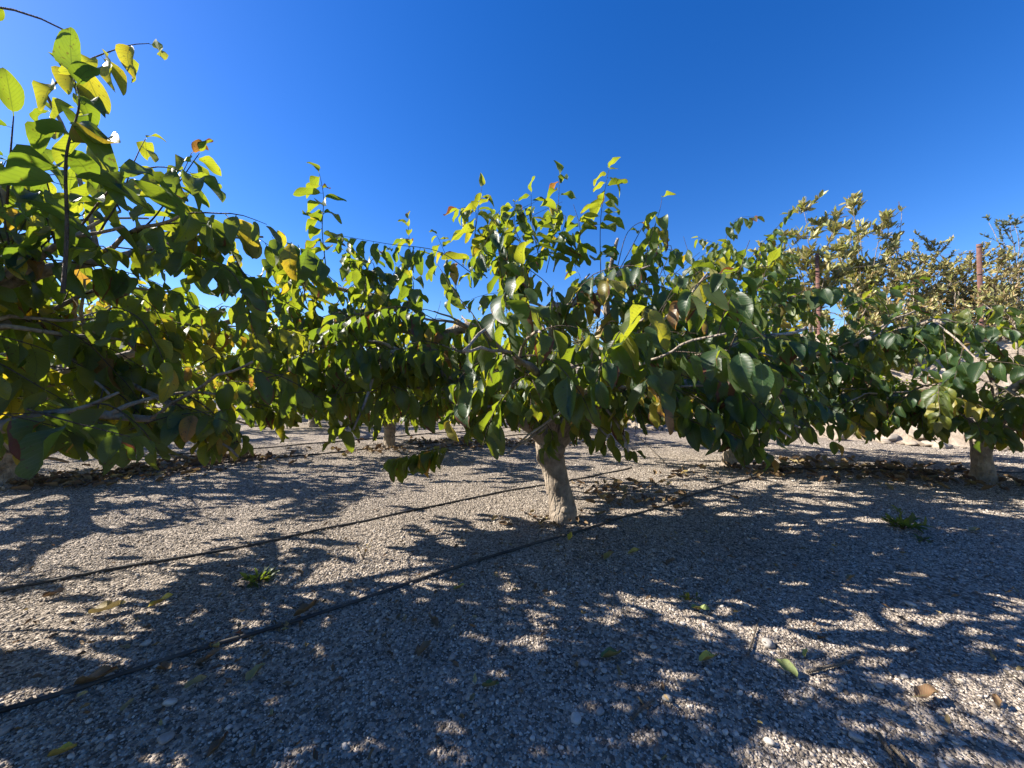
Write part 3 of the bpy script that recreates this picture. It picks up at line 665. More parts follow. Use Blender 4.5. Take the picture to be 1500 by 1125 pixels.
FAR += [  # unseen trees carrying the orchard on, added to cut sky light on the gravel
    orchard_tree((1.7, -2.7, 0), 'unseen fruit tree behind the viewpoint, added to cut sky light, nearest one', 91, 2.2, 2.7, far=True),
    orchard_tree((5.0, -0.9, 0), 'unseen fruit tree behind the viewpoint, added to cut sky light, right one', 93, 2.2, 2.7, far=True),
    orchard_tree((-2.2, -4.6, 0), 'unseen fruit tree behind the viewpoint, added to cut sky light, left one', 95, 2.2, 2.7, far=True),
    orchard_tree((-6.0, -1.0, 0), 'unseen fruit tree left of the nearest one, added to cut sky light', 97, 2.2, 2.7, far=True),
]
# which leaves does the photograph show: those become parts of their own
bv, bf, own = [], [], []
for ti, T in enumerate(NEAR):
    for li, (m, var, k) in enumerate(T.leaves):
        o = len(bv)
        for p in ((0, 0, 0), (0.27, 0.45, 0), (0, 1, -0.15), (-0.27, 0.45, 0)): bv.append(m @ Vector(p))
        bf += [(o, o+1, o+2), (o, o+2, o+3)]; own += [(ti, li)]*2
bvh = BVHTree.FromPolygons(bv, bf)
visible = [[] for _ in NEAR]
cam_p = Vector((0, 0, CAM_H))
for ti, T in enumerate(NEAR):
    for li, (m, var, k) in enumerate(T.leaves):
        hits = 0
        for p in ((0, 0.3, -0.01), (0.1, 0.6, -0.05), (-0.1, 0.5, -0.04)):
            c = m @ Vector(p)
            if c.y < 0.3 or abs(c.x/c.y) > 750/F or abs((c.z-CAM_H)/c.y) > 562/F: continue
            d = c-cam_p; h = bvh.ray_cast(cam_p, d.normalized())
            if h[0] is None or own[h[2]] == (ti, li) or h[3] > d.length-0.02: hits += 1
        if hits:
            a, b = m @ Vector((0, 0, 0)), m @ Vector((0, 1, -0.15))
            s, e = m @ Vector((-0.27, 0.45, 0)), m @ Vector((0.27, 0.45, 0))
            pr = lambda q: Vector((q.x/max(q.y, 0.2), q.z/max(q.y, 0.2)))
            area = abs((pr(b)-pr(a)).cross(pr(e)-pr(s))) if False else abs((pr(b)-pr(a)).x*(pr(e)-pr(s)).y-(pr(b)-pr(a)).y*(pr(e)-pr(s)).x)
            visible[ti].append((area*hits, li))
for T, v in zip(NEAR, visible): T.finish(300, visible=v)
for T in FAR: T.finish(0, far=True)

# ------------------------------------------------------------------ shrubs on the bank, fence
def shrub(name, px, top, d, width, label, seed, hue=(0.2, 0.75), size=0.13, count=900, mat=None, leafset=None, cat='shrub', upright=0.9, dens_low=0.35, group='shrubs on the bank'):
    rnd = random.Random(seed)
    base_xy = at(px, 500, d)
    rel = Vector((base_xy.x, base_xy.y))-TOE; s, t = rel.dot(EDIR), rel.dot(MDIR)
    zb = bank_h(s, t) if t > -0.3 else 0
    H = at(px, top, d).z-zb
    T = Tree(name, (base_xy.x, base_xy.y, zb-0.05), label, cat, group, seed, leaf=size)
    b = T.base; tips = []
    nst = max(7, int(width*6))
    for k in range(nst):
        a = rnd.uniform(0, 6.28); r = width*0.5*math.sqrt(rnd.random()); hh = H*rnd.uniform(0.55, 1.0)*(1-0.30*(r/(width*0.5))**2)
        e = b+Vector((math.cos(a)*r, math.sin(a)*r*0.8, hh)); mid = b.lerp(e, 0.5)+Vector((math.cos(a), math.sin(a), 0))*-0.08*width+rdir(rnd)*0.1
        Q = T.add_branch([b+Vector((math.cos(a), math.sin(a), 0))*0.08, mid, e], 0.022, 0.005, 0.06)
        for j in range(9):
            q = Q[rnd.randrange(1, len(Q))]; d2 = (rdir(rnd, -0.1, 0.9)+UP*0.3).normalized(); ln = rnd.uniform(0.25, 0.6)*min(1, width/2)
            T.twigs.append(([q, q+d2*ln*0.5+rdir(rnd)*0.03, q+d2*ln], 0.005, 0.002)); tips.append((q, d2, ln))
        tips.append((e, (e-mid).normalized(), 0.15))
    for k in range(count):
        q, d2, ln = tips[rnd.randrange(len(tips))]
        p = q+d2*ln*rnd.uniform(0.1, 1.05)
        dd = (d2*0.5+rdir(rnd)*0.75+UP*upright*rnd.uniform(0.2, 0.9)).normalized()
        n = UP*0.4+SUN*0.5+rdir(rnd)*0.7
        T.leaves.append((leaf_matrix(p, dd, n, size*rnd.uniform(0.6, 1.25)), (rnd.uniform(*hue), rnd.random(), 0), rnd.randrange(1000)))
    T.finish(0, far=True, mat=mat or M_shrub, leafset=leafset or NARROW)
    return T
shrub('yellowing_shrub', 1190, 300, 10.6, 1.9, 'yellowing shrub on the bank, behind the dark fence post', 101, size=0.21, count=2300)
shrub('yellowing_shrub', 1262, 285, 11.2, 2.2, 'tall yellowing shrub on the bank, with pale upright leaves, between the two posts', 103, size=0.21, count=3000)
shrub('yellowing_shrub', 1318, 276, 11.0, 1.3, 'thin straggly shrub with the highest bare tips on the bank', 107, size=0.16, count=260, hue=(0.1, 0.9))
shrub('yellowing_shrub', 1135, 345, 11.5, 1.6, 'low yellowing shrub on the bank, leftmost, behind the drooping tree', 109, size=0.2, count=1600)
shrub('scrub_bush', 1350, 360, 9.6, 2.2, 'tangled dry green bush on the bank, left of the rusty post', 113, size=0.10, count=5600, hue=(0.25, 0.85))
shrub('scrub_bush', 1410, 335, 10.2, 2.2, 'tangled bush on the bank, just behind the rusty post', 127, size=0.10, count=5600, hue=(0.2, 0.8))
shrub('scrub_bush', 1290, 390, 10.0, 1.8, 'low ochre bush on the bank, below the tall yellowing shrub', 137, size=0.12, count=2600, hue=(0.3, 0.9))
shrub('scrub_bush', 1460, 365, 9.2, 2.2, 'tangled bush on the bank, right of the rusty post', 131, size=0.09, count=5600, hue=(0.35, 0.95))
shrub('feathery_bush', 1492, 288, 10.8, 2.0, 'grey green feathery bush at the right edge, highest on the bank', 139, size=0.11, count=2000, hue=(0.0, 0.5), mat=M_olive)
shrub('feathery_bush', 1560, 330, 10.0, 2.6, 'wide grey green bush just beyond the right edge', 149, size=0.11, count=1600, hue=(0.0, 0.6), mat=M_olive)
for i, (px, top, d, w) in enumerate([(1245, 415, 8.9, 1.8), (1330, 415, 8.4, 1.6), (1395, 420, 8.2, 1.5), (1475, 415, 7.9, 1.5)]):
    shrub('scrub_bush', px, top, d, w, ['low bush on the bank edge right of the dark post', 'low bush on the bank edge midway between the posts', 'low bush on the bank edge left of the rusty post foot', 'low bush on the bank edge at the right side, below the post'][i], 181+i, size=0.10, count=1500, hue=(0.3, 0.9))
for i, (px, top, d, w) in enumerate([(1060, 400, 13.5, 2.4), (960, 440, 14.5, 2.6), (850, 460, 15.5, 2.6)]):
    shrub('scrub_bush', px, top, d, w, ['bush far back on the bank, behind the tree right of the middle', 'far bush showing through the right half of the middle tree', 'far bush showing through the middle tree, above its fork'][i], 151+i, size=0.13, count=1300, hue=(0.1, 0.6))
# grey olive far behind the gap
shrub('olive_tree', 405, 462, 21, 4.4, 'hazy grey olive tree far off in the gap beside the left tree', 163, size=0.16, count=4200, hue=(0.2, 1.0), mat=M_olive, cat='tree', upright=0.5, group='far trees')
shrub('olive_tree', 560, 480, 26, 6.0, 'grey olive tree far off, low behind the middle tree', 167, size=0.2, count=3500, hue=(0.0, 0.8), mat=M_olive, cat='tree', upright=0.5, group='far trees')
shrub('olive_tree', 230, 440, 24, 6.0, 'grey olive tree far off behind the left tree', 173, size=0.2, count=3500, hue=(0.0, 0.8), mat=M_olive, cat='tree', upright=0.5, group='far trees')

# far hedge that closes the orchard
def hedge():
    rnd = random.Random(7); L = []
    for k in range(9000):
        x = rnd.uniform(-60, 22); y = 32+rnd.uniform(-1.5, 1.5)-x*0.12; z = rnd.random()**0.7*(2.6+0.9*noise.noise((x*0.3, 0, 0)))
        L.append((leaf_matrix(Vector((x, y, z)), rdir(rnd), rdir(rnd, 0, 1), rnd.uniform(0.25, 0.5)), (rnd.uniform(0.0, 0.6), rnd.random(), 0), rnd.randrange(1000)))
    o = link('hedge', foliage_mesh('hedge', L, LEAF_LO, (0, 0, 0)), M_leaf); o.color = (0, 0, 0, 1)
    tag(o, 'dark hedge mass closing the orchard in the distance', 'hedge', kind='stuff')
hedge()

def fence_post(px, top, d, label):
    p = at(px, top, d); rel = Vector((p.x, p.y))-TOE; zb = bank_h(rel.dot(EDIR), rel.dot(MDIR))-0.15
    H = p.z-zb; w, th = 0.085, 0.012
    V, T = [], []
    prof = [(-w/2, -th), (w/2, -th), (w/2, w*0.8), (w/2-th, w*0.8), (w/2-th, 0), (-w/2, 0)]
    for z in (0, H):
        for x, y in prof: V.append((x, y, z))
    n = len(prof)
    for k in range(n):
        a, b = k, (k+1) % n; T += [(a, b, b+n), (a, b+n, a+n)]
    for o in (0, n): T += [(o, o+1, o+4), (o, o+4, o+5), (o+1, o+2, o+3), (o+1, o+3, o+4)]
    r = empty('fence_post', (p.x, p.y, zb)); r.rotation_euler = (R(1.0), R(-1.2), R(-35)); tag(r, label, 'fence post', 'fence on the bank')
    link('angle_bar', tri_mesh('angle_bar', V, T, smooth=False), M_rust, r)
    for zz in (H-0.06, H*0.66, H*0.36):
        v, t = tube_arrays([Vector((-w/2-0.004, -th-0.006, zz)), Vector((0, -th-0.012, zz+0.006)), Vector((w/2+0.004, -th-0.006, zz))], [0.006]*3, 6)
        link('wire_tie', tri_mesh('wire_tie', v, t), M_wire, r)
    return p, zb
pA, zA = fence_post(1437, 358, 8.6, 'rusty red steel fence post at the right, standing clear above the bank')
pB, zB = fence_post(1200, 372, 10.2, 'dark steel fence post half hidden by leaves, left of the tall shrub')
step = (pB-pA)
for i, f in enumerate((0.06, 0.40, 0.72)):
    P = []
    for k in range(-8, 25):
        u = k/8; q = pA+step*u; sag = 0.03*math.sin(math.pi*(u % 1))
        zb = zA+(zB-zA)*u; q.z = zb+(pA.z-zA)*(1-f)-sag; P.append(q)
    v, t = tube_arrays(P, [0.0035]*len(P), 5)
    tag(link('fence_wire', tri_mesh('fence_wire', v, t), M_wire), ['top wire of the fence on the bank', 'middle wire of the fence on the bank', 'bottom wire of the fence on the bank'][i], 'wire', 'fence on the bank')

# dry grass on the bank
def bank_grass():
    rnd = random.Random(9); L = []
    for k in range(900):
        s, t = rnd.uniform(-6, 14), rnd.choice((rnd.uniform(1.6, 4.5), rnd.uniform(0.2, 4.0)))
        if noise.noise((s*0.8, t*0.8, 9)) < -0.05: continue
        p = bank_pt(s, t)
        for j in range(7):
            d = (UP+rdir(rnd)*0.55).normalized()
            L.append((leaf_matrix(p+rdir(rnd)*0.05, d, rdir(rnd), rnd.uniform(0.18, 0.5)), (rnd.uniform(0.1, 0.95), rnd.random(), 0), rnd.randrange(1000)))
    blades = [fix_up(leaf_arrays(width=0.035, fold=0.3, curl=c, wave=0, seed=i, rows=4, cols=2)) for i, c in enumerate((0.05, 0.2, 0.4))]
    o = link('dry_grass', foliage_mesh('dry_grass', L, blades, (0, 0, 0)), M_grass); o.color = (0, 0, 0, 1)
    tag(o, 'tufts of dry yellowish grass growing on the bank', 'grass', kind='stuff')
bank_grass()

# ------------------------------------------------------------------ stones
def rock_mesh(name, seed, flat=0.7, sub=2, rough=0.3, facets=5):
    import bmesh
    bm = bmesh.new(); bmesh.ops.create_icosphere(bm, subdivisions=sub, radius=0.5)
    rnd = random.Random(seed); pl = [(rdir(rnd), rnd.uniform(0.24, 0.42)) for _ in range(facets)]
    o = Vector((seed*1.7, seed*0.3, 0))
    for v in bm.verts:
        p = v.co*(1+rough*noise.noise(v.co*2.2+o))
        for n, h in pl:
            e = p.dot(n)-h
            if e > 0: p -= n*e*0.85
        p.z *= flat; v.co = p
    me = bpy.data.meshes.new(name); bm.to_mesh(me); bm.free()
    me.polygons.foreach_set('use_smooth', np.ones(len(me.polygons), dtype=bool))
    return me
PEB = [rock_mesh('pebble', 300+i, flat=random.Random(i).uniform(0.5, 0.8), sub=2, rough=0.35, facets=3) for i in range(6)]
for m in PEB: m.materials.append(M_pebble)
ROCK = [rock_mesh('rock', 400+i, flat=0.75, sub=3, rough=0.5, facets=9) for i in range(7)]
for m in ROCK: m.materials.append(M_rock)

# rubble at the foot of the bank
rnd = random.Random(77)
for k in range(64):
    s = rnd.uniform(0.0, 9.0); t = abs(rnd.gauss(0, 0.45))-0.35
    p = bank_pt(s, t); p.z = max(p.z, 0)
    o = link('rock', ROCK[k % len(ROCK)]); sz = rnd.uniform(0.12, 0.42)*(0.8 if t < -0.1 else 1)
    o.location = p+Vector((0, 0, sz*0.12)); o.scale = (sz*rnd.uniform(0.9, 1.5), sz, sz*rnd.uniform(0.6, 1.0)); o.rotation_euler = (rnd.uniform(-0.3, 0.3), rnd.uniform(-0.3, 0.3), rnd.uniform(0, 6.28))
    tag(o, 'pale limestone rock in the rubble at the foot of the bank', 'rock', 'rubble at the foot of the bank')

# the larger pebbles one can pick out in the gravel
peb = [(855, 975, 17), (885, 986, 13), (952, 940, 12), (957, 951, 11), (1093, 890, 14), (977, 1028, 17), (879, 1045, 16), (844, 1055, 20), (1063, 1077, 13), (805, 1105, 14), (834, 1100, 12), (1127, 1090, 18), (822, 1098, 10),
       (1333, 887, 16), (1125, 945, 22), (1255, 1082, 22), (1320, 1047, 13), (1288, 1008, 14), (1324, 993, 12), (1000, 915, 9), (663, 961, 14), (464, 1082, 14), (547, 1073, 11), (505, 1091, 14), (213, 947, 17), (249, 1029, 22), (8, 1077, 20), (242, 1082, 26),
       (1035, 985, 9), (1145, 985, 14), (1110, 965, 13), (700, 1045, 9), (905, 1020, 10), (990, 1062, 10), (1190, 1010, 9), (1230, 1045, 11), (335, 1062, 12), (610, 1040, 9), (780, 1085, 11), (1400, 1090, 11), (1450, 1060, 9), (1085, 1010, 10), (740, 985, 8), (560, 1010, 8), (130, 1060, 10)]
PEB_LAB = {(1093, 890): 'pale rounded pebble at the far side of the dark twig in the shade', (977, 1028): 'whitish pebble on the sunlit gravel just right of the dark curved stick', (844, 1055): 'flat pale pebble in shade left of the dark curved stick',
    (1125, 945): 'largest pale pebble above the broad pale green leaf', (1255, 1082): 'broad pale pebble left of the two broken sticks at the bottom', (213, 947): 'domed pale pebble between the hoses, below the yellow leaf', (249, 1029): 'broad pale pebble in front of the near hose at left',
    (242, 1082): 'widest flat pebble near the bottom edge at left', (8, 1077): 'pale pebble cut by the left edge, below the near hose', (855, 975): 'pale pebble beside the dark green fallen leaf', (1333, 887): 'lone pale pebble farthest right in the shade', (663, 961): 'pale pebble right of the brown fallen leaf in the middle',
    (464, 1082): 'pale upright pebble near the bottom edge, left of middle', (1127, 1090): 'pale pebble near the bottom edge, right of middle', (1320, 1047): 'pale pebble below the faint brown leaf, lower right', (805, 1105): 'pale pebble at the very bottom, right of the middle'}
for k, (px, py, w) in enumerate(peb):
    p = on_ground(px, py); sz = w/F*p.y*0.8
    o = link('pebble', PEB[k % 6]); o.location = p+Vector((0, 0, sz*0.20)); o.scale = (sz*1.1, sz*rnd.uniform(0.8, 1.2), sz*0.95); o.rotation_euler = (rnd.uniform(-0.3, 0.3), rnd.uniform(-0.3, 0.3), rnd.uniform(0, 6.28))
    tag(o, PEB_LAB.get((px, py), 'pale pebble larger than the gravel around it in the foreground'), 'pebble', 'larger pebbles in the gravel')

# gravel: a cloud of small stones, one object
def gravel():
    src = bpy.data.collections.new('gravel_stones')
    for i in range(6):
        me = rock_mesh('gravel_stone', 500+i, flat=0.65, sub=1, rough=0.5, facets=3); me.materials.append(M_gravel)
        src.objects.link(bpy.data.objects.new('gravel_stone', me))
    rs = np.random.RandomState(3); P, Sc = [], []
    # near: packed, thinning with distance
    n = 800000
    y = rs.uniform(0.55, 7.5, n); x = rs.uniform(-1.75, 1.75, n)*(y+0.5)
    y = np.concatenate([y]); dens = np.minimum(1, (2.4/y)**1.2)*np.minimum(1.0, 1.0)
    w = (y+0.5)*dens; pn = np.array([noise.noise((a*1.1, b*1.1, 12.0))+0.5*noise.noise((a*3.1, b*3.1, 2.0)) for a, b in zip(x, y)])
    keep = rs.rand(n) < w/w.max()*np.clip(1.05-np.clip(pn-0.1, 0, 1)*1.6, 0.25, 1)
    x, y = x[keep], y[keep]
    sz = np.clip(np.exp(rs.normal(math.log(0.0070), 0.45, len(x))), 0.0035, 0.030)*np.clip(0.9+0.05*y, 0.9, 1.25)
    z = np.array([gz(a, b) for a, b in zip(x, y)])+sz*0.12
    me = bpy.data.meshes.new('gravel'); me.vertices.add(len(x)); me.vertices.foreach_set('co', np.stack([x, y, z], 1).astype(np.float32).ravel())
    a = me.attributes.new('size', 'FLOAT', 'POINT'); a.data.foreach_set('value', sz.astype(np.float32))
    b = me.attributes.new('turn', 'FLOAT_VECTOR', 'POINT'); b.data.foreach_set('vector', np.stack([rs.uniform(-0.5, 0.5, len(x)), rs.uniform(-0.5, 0.5, len(x)), rs.uniform(0, 6.28, len(x))], 1).astype(np.float32).ravel())
    o = link('gravel', me); tag(o, 'fine grey beige gravel covering the orchard floor', 'gravel', kind='stuff')
    ng = bpy.data.node_groups.new('gravel', 'GeometryNodeTree')
    ng.interface.new_socket('Geometry', in_out='INPUT', socket_type='NodeSocketGeometry'); ng.interface.new_socket('Geometry', in_out='OUTPUT', socket_type='NodeSocketGeometry')
    N, L = ng.nodes.new, ng.links.new
    gi, go = N('NodeGroupInput'), N('NodeGroupOutput'); ip = N('GeometryNodeInstanceOnPoints'); ci = N('GeometryNodeCollectionInfo')
    ci.inputs[0].default_value = src; ci.inputs['Separate Children'].default_value = True; ci.inputs['Reset Children'].default_value = True
    s = N('GeometryNodeInputNamedAttribute'); s.data_type = 'FLOAT'; s.inputs[0].default_value = 'size'
    t = N('GeometryNodeInputNamedAttribute'); t.data_type = 'FLOAT_VECTOR'; t.inputs[0].default_value = 'turn'
    L(gi.outputs[0], ip.inputs['Points']); L(ci.outputs[0], ip.inputs['Instance']); ip.inputs['Pick Instance'].default_value = True
    L(t.outputs[0], ip.inputs['Rotation']); L(s.outputs[0], ip.inputs['Scale']); L(ip.outputs[0], go.inputs[0])
    mod = o.modifiers.new('gravel', 'NODES'); mod.node_group = ng
gravel()

# ------------------------------------------------------------------ irrigation hoses
def hose(P0, P1, label, r=0.011, seed=0):
    d = P1-P0; L = d.length; n = int(L/0.12); side = Vector((-d.y, d.x, 0)).normalized(); P = []
    for i in range(n+1):
        q = P0+d*(i/n); q = q+side*(0.06*noise.noise((i*0.06, seed, 0))+0.02*noise.noise((i*0.3, seed, 5)))
        P.append(Vector((q.x, q.y, gz(q.x, q.y)+r*0.9+0.001+0.006*noise.noise((i*0.2, 3, seed)))))
    v, t = tube_arrays(P, [r]*len(P), 10)
    root = empty('irrigation_hose', P[len(P)//2]); tag(root, label, 'hose', 'irrigation hoses')
    pipe = link('pipe', tri_mesh('pipe', [tuple(Vector(a)-root.location) for a in v], t), M_hose, root)
    for i in range(6, n-3, 9):
        a, b = P[i], P[i]+(P[i+1]-P[i]).normalized()*0.03
        v, t = tube_arrays([a-root.location, a.lerp(b, 0.5)-root.location, b-root.location], [r*1.35, r*1.5, r*1.35], 8)
        link('dripper', tri_mesh('dripper', v, t), M_hose, pipe)
DV = Vector((1.464, 1, 0)).normalized()
a = on_ground(780, 715); hose(a-DV*5.6, a+DV*1.8, 'thin black irrigation hose passing behind the middle trunk', 0.009, 1)
b = on_ground(1040, 720); hose(b-DV*6.2, b+DV*1.2, 'black irrigation hose crossing the foreground in front of the middle trunk', 0.0095, 2)
c = on_ground(300, 682); hose(c-DV*4.5, c+DV*6.5, 'black irrigation hose under the back row, nearer of the two', 0.012, 3)
c = on_ground(480, 649); hose(c-DV*3.0, c+DV*5.0, 'black irrigation hose under the back row, farther of the two', 0.012, 4)
c = on_ground(1300, 690); hose(c-Vector((1.2, -0.1, 0)), c+Vector((4, -0.3, 0)), 'black irrigation hose lying by the trunk at the right edge', 0.012, 5)

# ------------------------------------------------------------------ fallen leaves, litter, weeds, sticks
DRY = []
for i in range(6):
    V, UV, T = fix_up(leaf_arrays(width=_r.uniform(0.42, 0.6), fold=_r.uniform(0.5, 1.3), curl=_r.uniform(-0.5, -0.1), wave=0.09, seed=80+i, twist=_r.uniform(-0.7, 0.7)))
    DRY.append((V, UV, T))
DRY_ME = []
for V, UV, T in DRY:
    me = tri_mesh('fallen_leaf', V, T, uv=UV); me.materials.append(M_dry); DRY_ME.append(me)
fl = [(217, 893, 34, 0.30, 20, 'yellow fallen leaf on the sunlit gravel between the hoses'),
      (70, 1118, 34, 0.30, 10, 'bright yellow fallen leaf cut by the bottom edge'),
      (360, 1000, 34, 0.45, 70, 'curled tan fallen leaf in the left foreground'),
      (612, 962, 32, 0.75, 50, 'brown fallen leaf in the dark middle foreground'),
      (706, 1010, 26, 0.0, -20, 'grey green fallen leaf low in the middle foreground'),
      (664, 868, 18, 0.2, -10, 'small pale green fallen leaf in front of the near hose'),
      (1012, 893, 30, 0.12, -50, 'curved pale green fallen leaf right of the middle'),
      (1024, 976, 30, 0.35, 0, 'yellow tan fallen leaf on sunlit gravel right of the middle'),
      (1168, 997, 36, 0.12, 100, 'broad pale green fallen leaf in the shade at right'),
      (1178, 966, 16, 0.22, 30, 'small yellow green fallen leaf above the broad pale one'),
      (430, 905, 36, 0.8, 25, 'dry brown curled leaf lying against the near hose'),
      (285, 978, 30, 0.75, 40, 'reddish brown dry leaf beside a pale pebble at left'),
      (270, 1010, 30, 0.5, 30, 'tan dry leaf at left, below the reddish brown one'),
      (310, 950, 20, 0.42, -30, 'small straw coloured leaf right beside the near hose'),
      (232, 985, 32, 0.9, -20, 'dark curled dry leaf under the near hose at left'),
      (110, 1011, 56, 0.85, 5, 'long dry brown leaf lying along the near hose'),
      (130, 905, 40, 0.5, 15, 'grey tan shrivelled leaf in shade between the hoses'),
      (60, 880, 26, 0.8, 15, 'brown curled leaf just below the far hose at left'),
      (415, 915, 22, 0.6, -40, 'small tan leaf tucked by the near hose'),
      (1240, 851, 16, 0.55, 0, 'orange tan leaf on a sun fleck at right'),
      (885, 825, 24, 0.45, 30, 'crumpled straw coloured leaf right below the trunk'),
      (920, 815, 20, 0.4, 0, 'flat straw coloured leaf right below the trunk'),
      (833, 795, 18, 0.3, 60, 'olive fallen leaf by the hose below the trunk'),
      (975, 828, 16, 0.8, 10, 'small brown leaf right of the crumpled straw one'),
      (622, 785, 15, 0.9, 0, 'dark brown leaf on the sunlit patch left of the trunk'),
      (665, 808, 12, 0.85, 40, 'tiny brown leaf near the hose left of the trunk'),
      (1340, 1028, 40, 0.75, 0, 'faint brown leaf in the shade, lower right'),
      (640, 920, 26, 0.9, 130, 'dull brown leaf in deep shade, middle foreground'),
      (303, 1112, 34, 0.9, 60, 'dark brown dry leaf at the bottom edge'),
      (895, 718, 24, 0.7, 20, 'reddish dry leaf behind the trunk on the right'),
      (915, 725, 22, 0.6, 70, 'pinkish tan dry leaf behind the trunk on the right'),
      (880, 970, 34, 0.02, 0, 'dark green fallen leaf in the shade right of the middle'),
      (1420, 782, 20, 0.5, 0, 'pale leaf on a sun fleck near the right edge')]
for k, (px, py, w, hue, ang, lab) in enumerate(fl):
    p = on_ground(px, py); L = w/F*p.y*0.82
    o = link('fallen_leaf', DRY_ME[k % 6]); o.location = p+Vector((0, 0, 0.016)); o.scale = (L,)*3
    o.rotation_euler = (rnd.uniform(-0.15, 0.1), rnd.uniform(-0.25, 0.25), R(ang-90)); o.color = (hue, rnd.uniform(0.4, 1), rnd.uniform(0, 0.5), 1)
    tag(o, lab, 'leaf', 'fallen leaves')

def litter(name, spots, n, label, seed, size=(0.05, 0.13)):
    rnd = random.Random(seed); L = []
    for k in range(n):
        px, py, rx, ry = spots[rnd.randrange(len(spots))]
        p = on_ground(max(-400, px), py)+Vector((rnd.gauss(0, rx), rnd.gauss(0, ry), rnd.uniform(0.008, 0.035)))
        d = rdir(rnd, -0.15, 0.3); n_ = UP+rdir(rnd)*0.6
        L.append((leaf_matrix(p, d, n_, rnd.uniform(*size)), (rnd.choice((rnd.uniform(0.45, 0.7), rnd.uniform(0.65, 1.0), rnd.uniform(0.7, 1.0))), rnd.random(), rnd.random()*0.5), rnd.randrange(1000)))
    o = link(name, foliage_mesh(name, L, DRY, (0, 0, 0)), M_dry); o.color = (0, 0, 0, 1)
    tag(o, label, 'leaf litter', kind='stuff')
litter('leaf_litter', [(240, 690, 0.5, 0.14), (310, 680, 0.5, 0.14), (160, 700, 0.5, 0.14), (80, 712, 0.4, 0.1), (360, 672, 0.4, 0.1)], 420, 'brown dry leaf litter along the hose under the back row', 1)
litter('leaf_litter', [(1120, 690, 0.4, 0.15), (1200, 680, 0.5, 0.15), (1290, 690, 0.5, 0.12), (1370, 700, 0.4, 0.12), (1450, 712, 0.5, 0.12), (1250, 700, 0.7, 0.2)], 360, 'thick brown leaf litter in front of the stony bank', 2)
litter('leaf_litter', [(880, 722, 0.2, 0.12), (930, 712, 0.3, 0.1), (980, 735, 0.25, 0.12), (900, 740, 0.2, 0.1), (1020, 700, 0.3, 0.2)], 100, 'loose dry leaves scattered right behind the middle trunk', 3, (0.04, 0.11))
litter('leaf_litter', [(640, 650, 0.6, 0.15), (720, 655, 0.6, 0.2), (780, 650, 0.5, 0.2), (560, 662, 0.5, 0.15)], 260, 'thin brown leaf litter under the back tree', 4)
litter('leaf_litter', [(810, 764, 0.16, 0.10), (850, 764, 0.18, 0.08), (770, 770, 0.2, 0.1)], 60, 'dry leaf scraps gathered round the foot of the middle trunk', 6, (0.02, 0.07))
litter('leaf_litter', [(760, 1000, 1.2, 0.35), (760, 850, 1.6, 0.5), (900, 800, 1.4, 0.4), (300, 950, 0.9, 0.3), (1250, 850, 1.0, 0.4)], 520, 'small crumbs of dry leaf scattered over the gravel', 5, (0.012, 0.035))

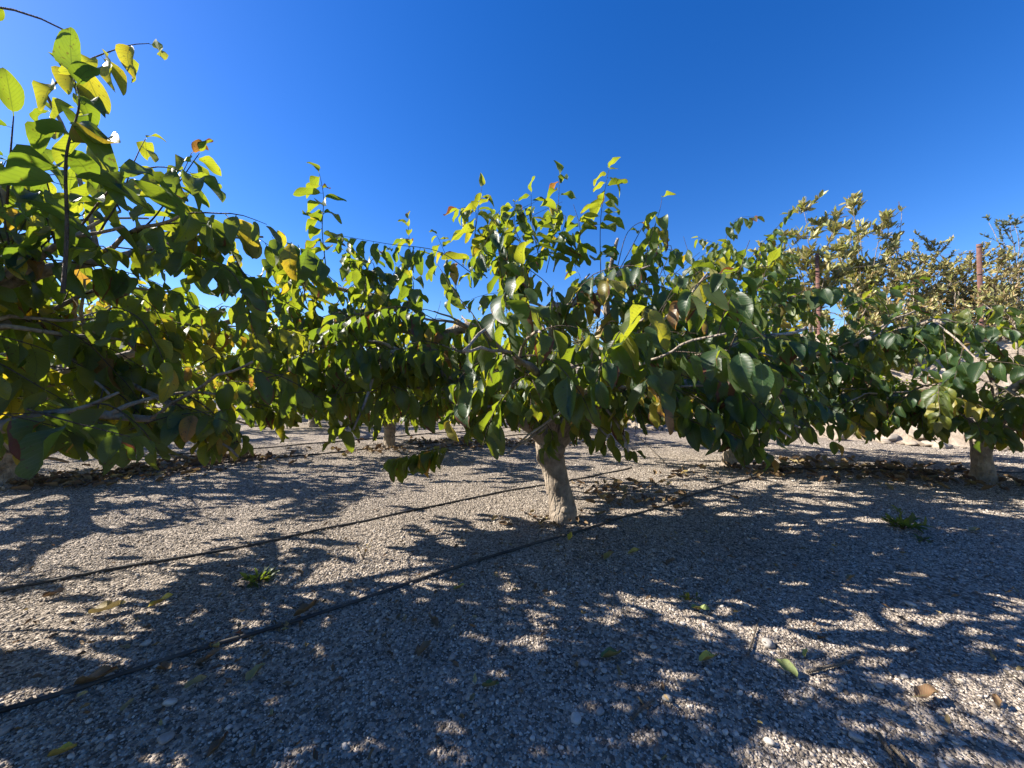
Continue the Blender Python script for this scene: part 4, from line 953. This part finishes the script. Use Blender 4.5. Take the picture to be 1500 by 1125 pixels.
def weed(px, py, h, n, label, seed, hue=(0.05, 0.35), leaf=0.05, spread=1.0):
    rnd = random.Random(seed); p = on_ground(px, py); r = empty('weed', p); tag(r, label, 'weed', 'weeds in the gravel')
    tw, L = [], []
    for k in range(n):
        d = (UP*0.5+rdir(rnd, -0.1, 0.6)*spread).normalized(); e = d*h*rnd.uniform(0.5, 1)
        tw.append(tube_arrays([Vector((0, 0, 0)), e*0.5+Vector((0, 0, 0.01)), e], [0.003, 0.0025, 0.0015], 4, cap=False))
        for j in range(4):
            L.append((leaf_matrix(e*rnd.uniform(0.35, 1), (d+rdir(rnd)*0.8).normalized(), UP+rdir(rnd)*0.5, leaf*rnd.uniform(0.6, 1.3)), (rnd.uniform(*hue), rnd.random(), 0), rnd.randrange(1000)))
    v, t = merge(tw); link('stems', tri_mesh('stems', v, t), M_twig, r)
    o = link('foliage', foliage_mesh('foliage', L, NARROW, (0, 0, 0)), M_leaf, r); o.color = (0, 0, 0, 1); tag(o, kind='stuff')
weed(1322, 776, 0.16, 16, 'small leafy green weed on the shaded gravel at right', 1, leaf=0.075)
weed(380, 852, 0.09, 12, 'flat dark green weed between the two hoses at left', 2, leaf=0.055, spread=1.6)
weed(1352, 794, 0.05, 6, 'tiny green seedling below the weed at right', 3, leaf=0.04, spread=1.5)
weed(532, 820, 0.14, 3, 'dry upright weed stalk on the sunlit gravel between the hoses', 4, hue=(0.75, 0.95), leaf=0.02, spread=0.3)
weed(1010, 878, 0.05, 5, 'tiny dry weed above the curved pale leaf', 5, hue=(0.3, 0.7), leaf=0.04, spread=1.5)

def stick(P, r0, r1, label):
    P = [on_ground(*p)+Vector((0, 0, r0*0.8+0.006)) for p in P]; r0, r1 = r0*0.7, r1*0.7; Q = spline(P, 4); c = Q[0].copy()
    v, t = tube_arrays([q-c for q in Q], list(np.linspace(r0, r1, len(Q))), 7, 3.0, 0.25)
    tag(link('stick', tri_mesh('stick', v, t), M_stick, None, c), label, 'stick', 'sticks on the gravel')
stick([(1182, 987), (1215, 980), (1252, 971)], 0.009, 0.006, 'short straight stick beside the broad pale leaf')
stick([(1287, 1080), (1302, 1105), (1326, 1140)], 0.011, 0.009, 'thick broken stick at the bottom edge, left one of two')
stick([(1306, 1098), (1325, 1118), (1338, 1140)], 0.010, 0.008, 'broken stick at the bottom edge, right one of two')
stick([(924, 1060), (938, 1046), (958, 1032)], 0.009, 0.005, 'dark curved stick between pale pebbles, lower middle')
stick([(1287, 973), (1298, 984), (1306, 994)], 0.004, 0.003, 'thin pale twig right of the short straight stick')
stick([(1470, 985), (1487, 996), (1506, 1012)], 0.005, 0.003, 'thin twig at the right edge of the gravel')
stick([(1096, 962), (1104, 935), (1112, 908)], 0.006, 0.003, 'dark forked twig in the shade above the pebbles')
stick([(935, 640), (962, 668), (978, 684)], 0.012, 0.008, 'bent twig standing on the ground behind the trunk')
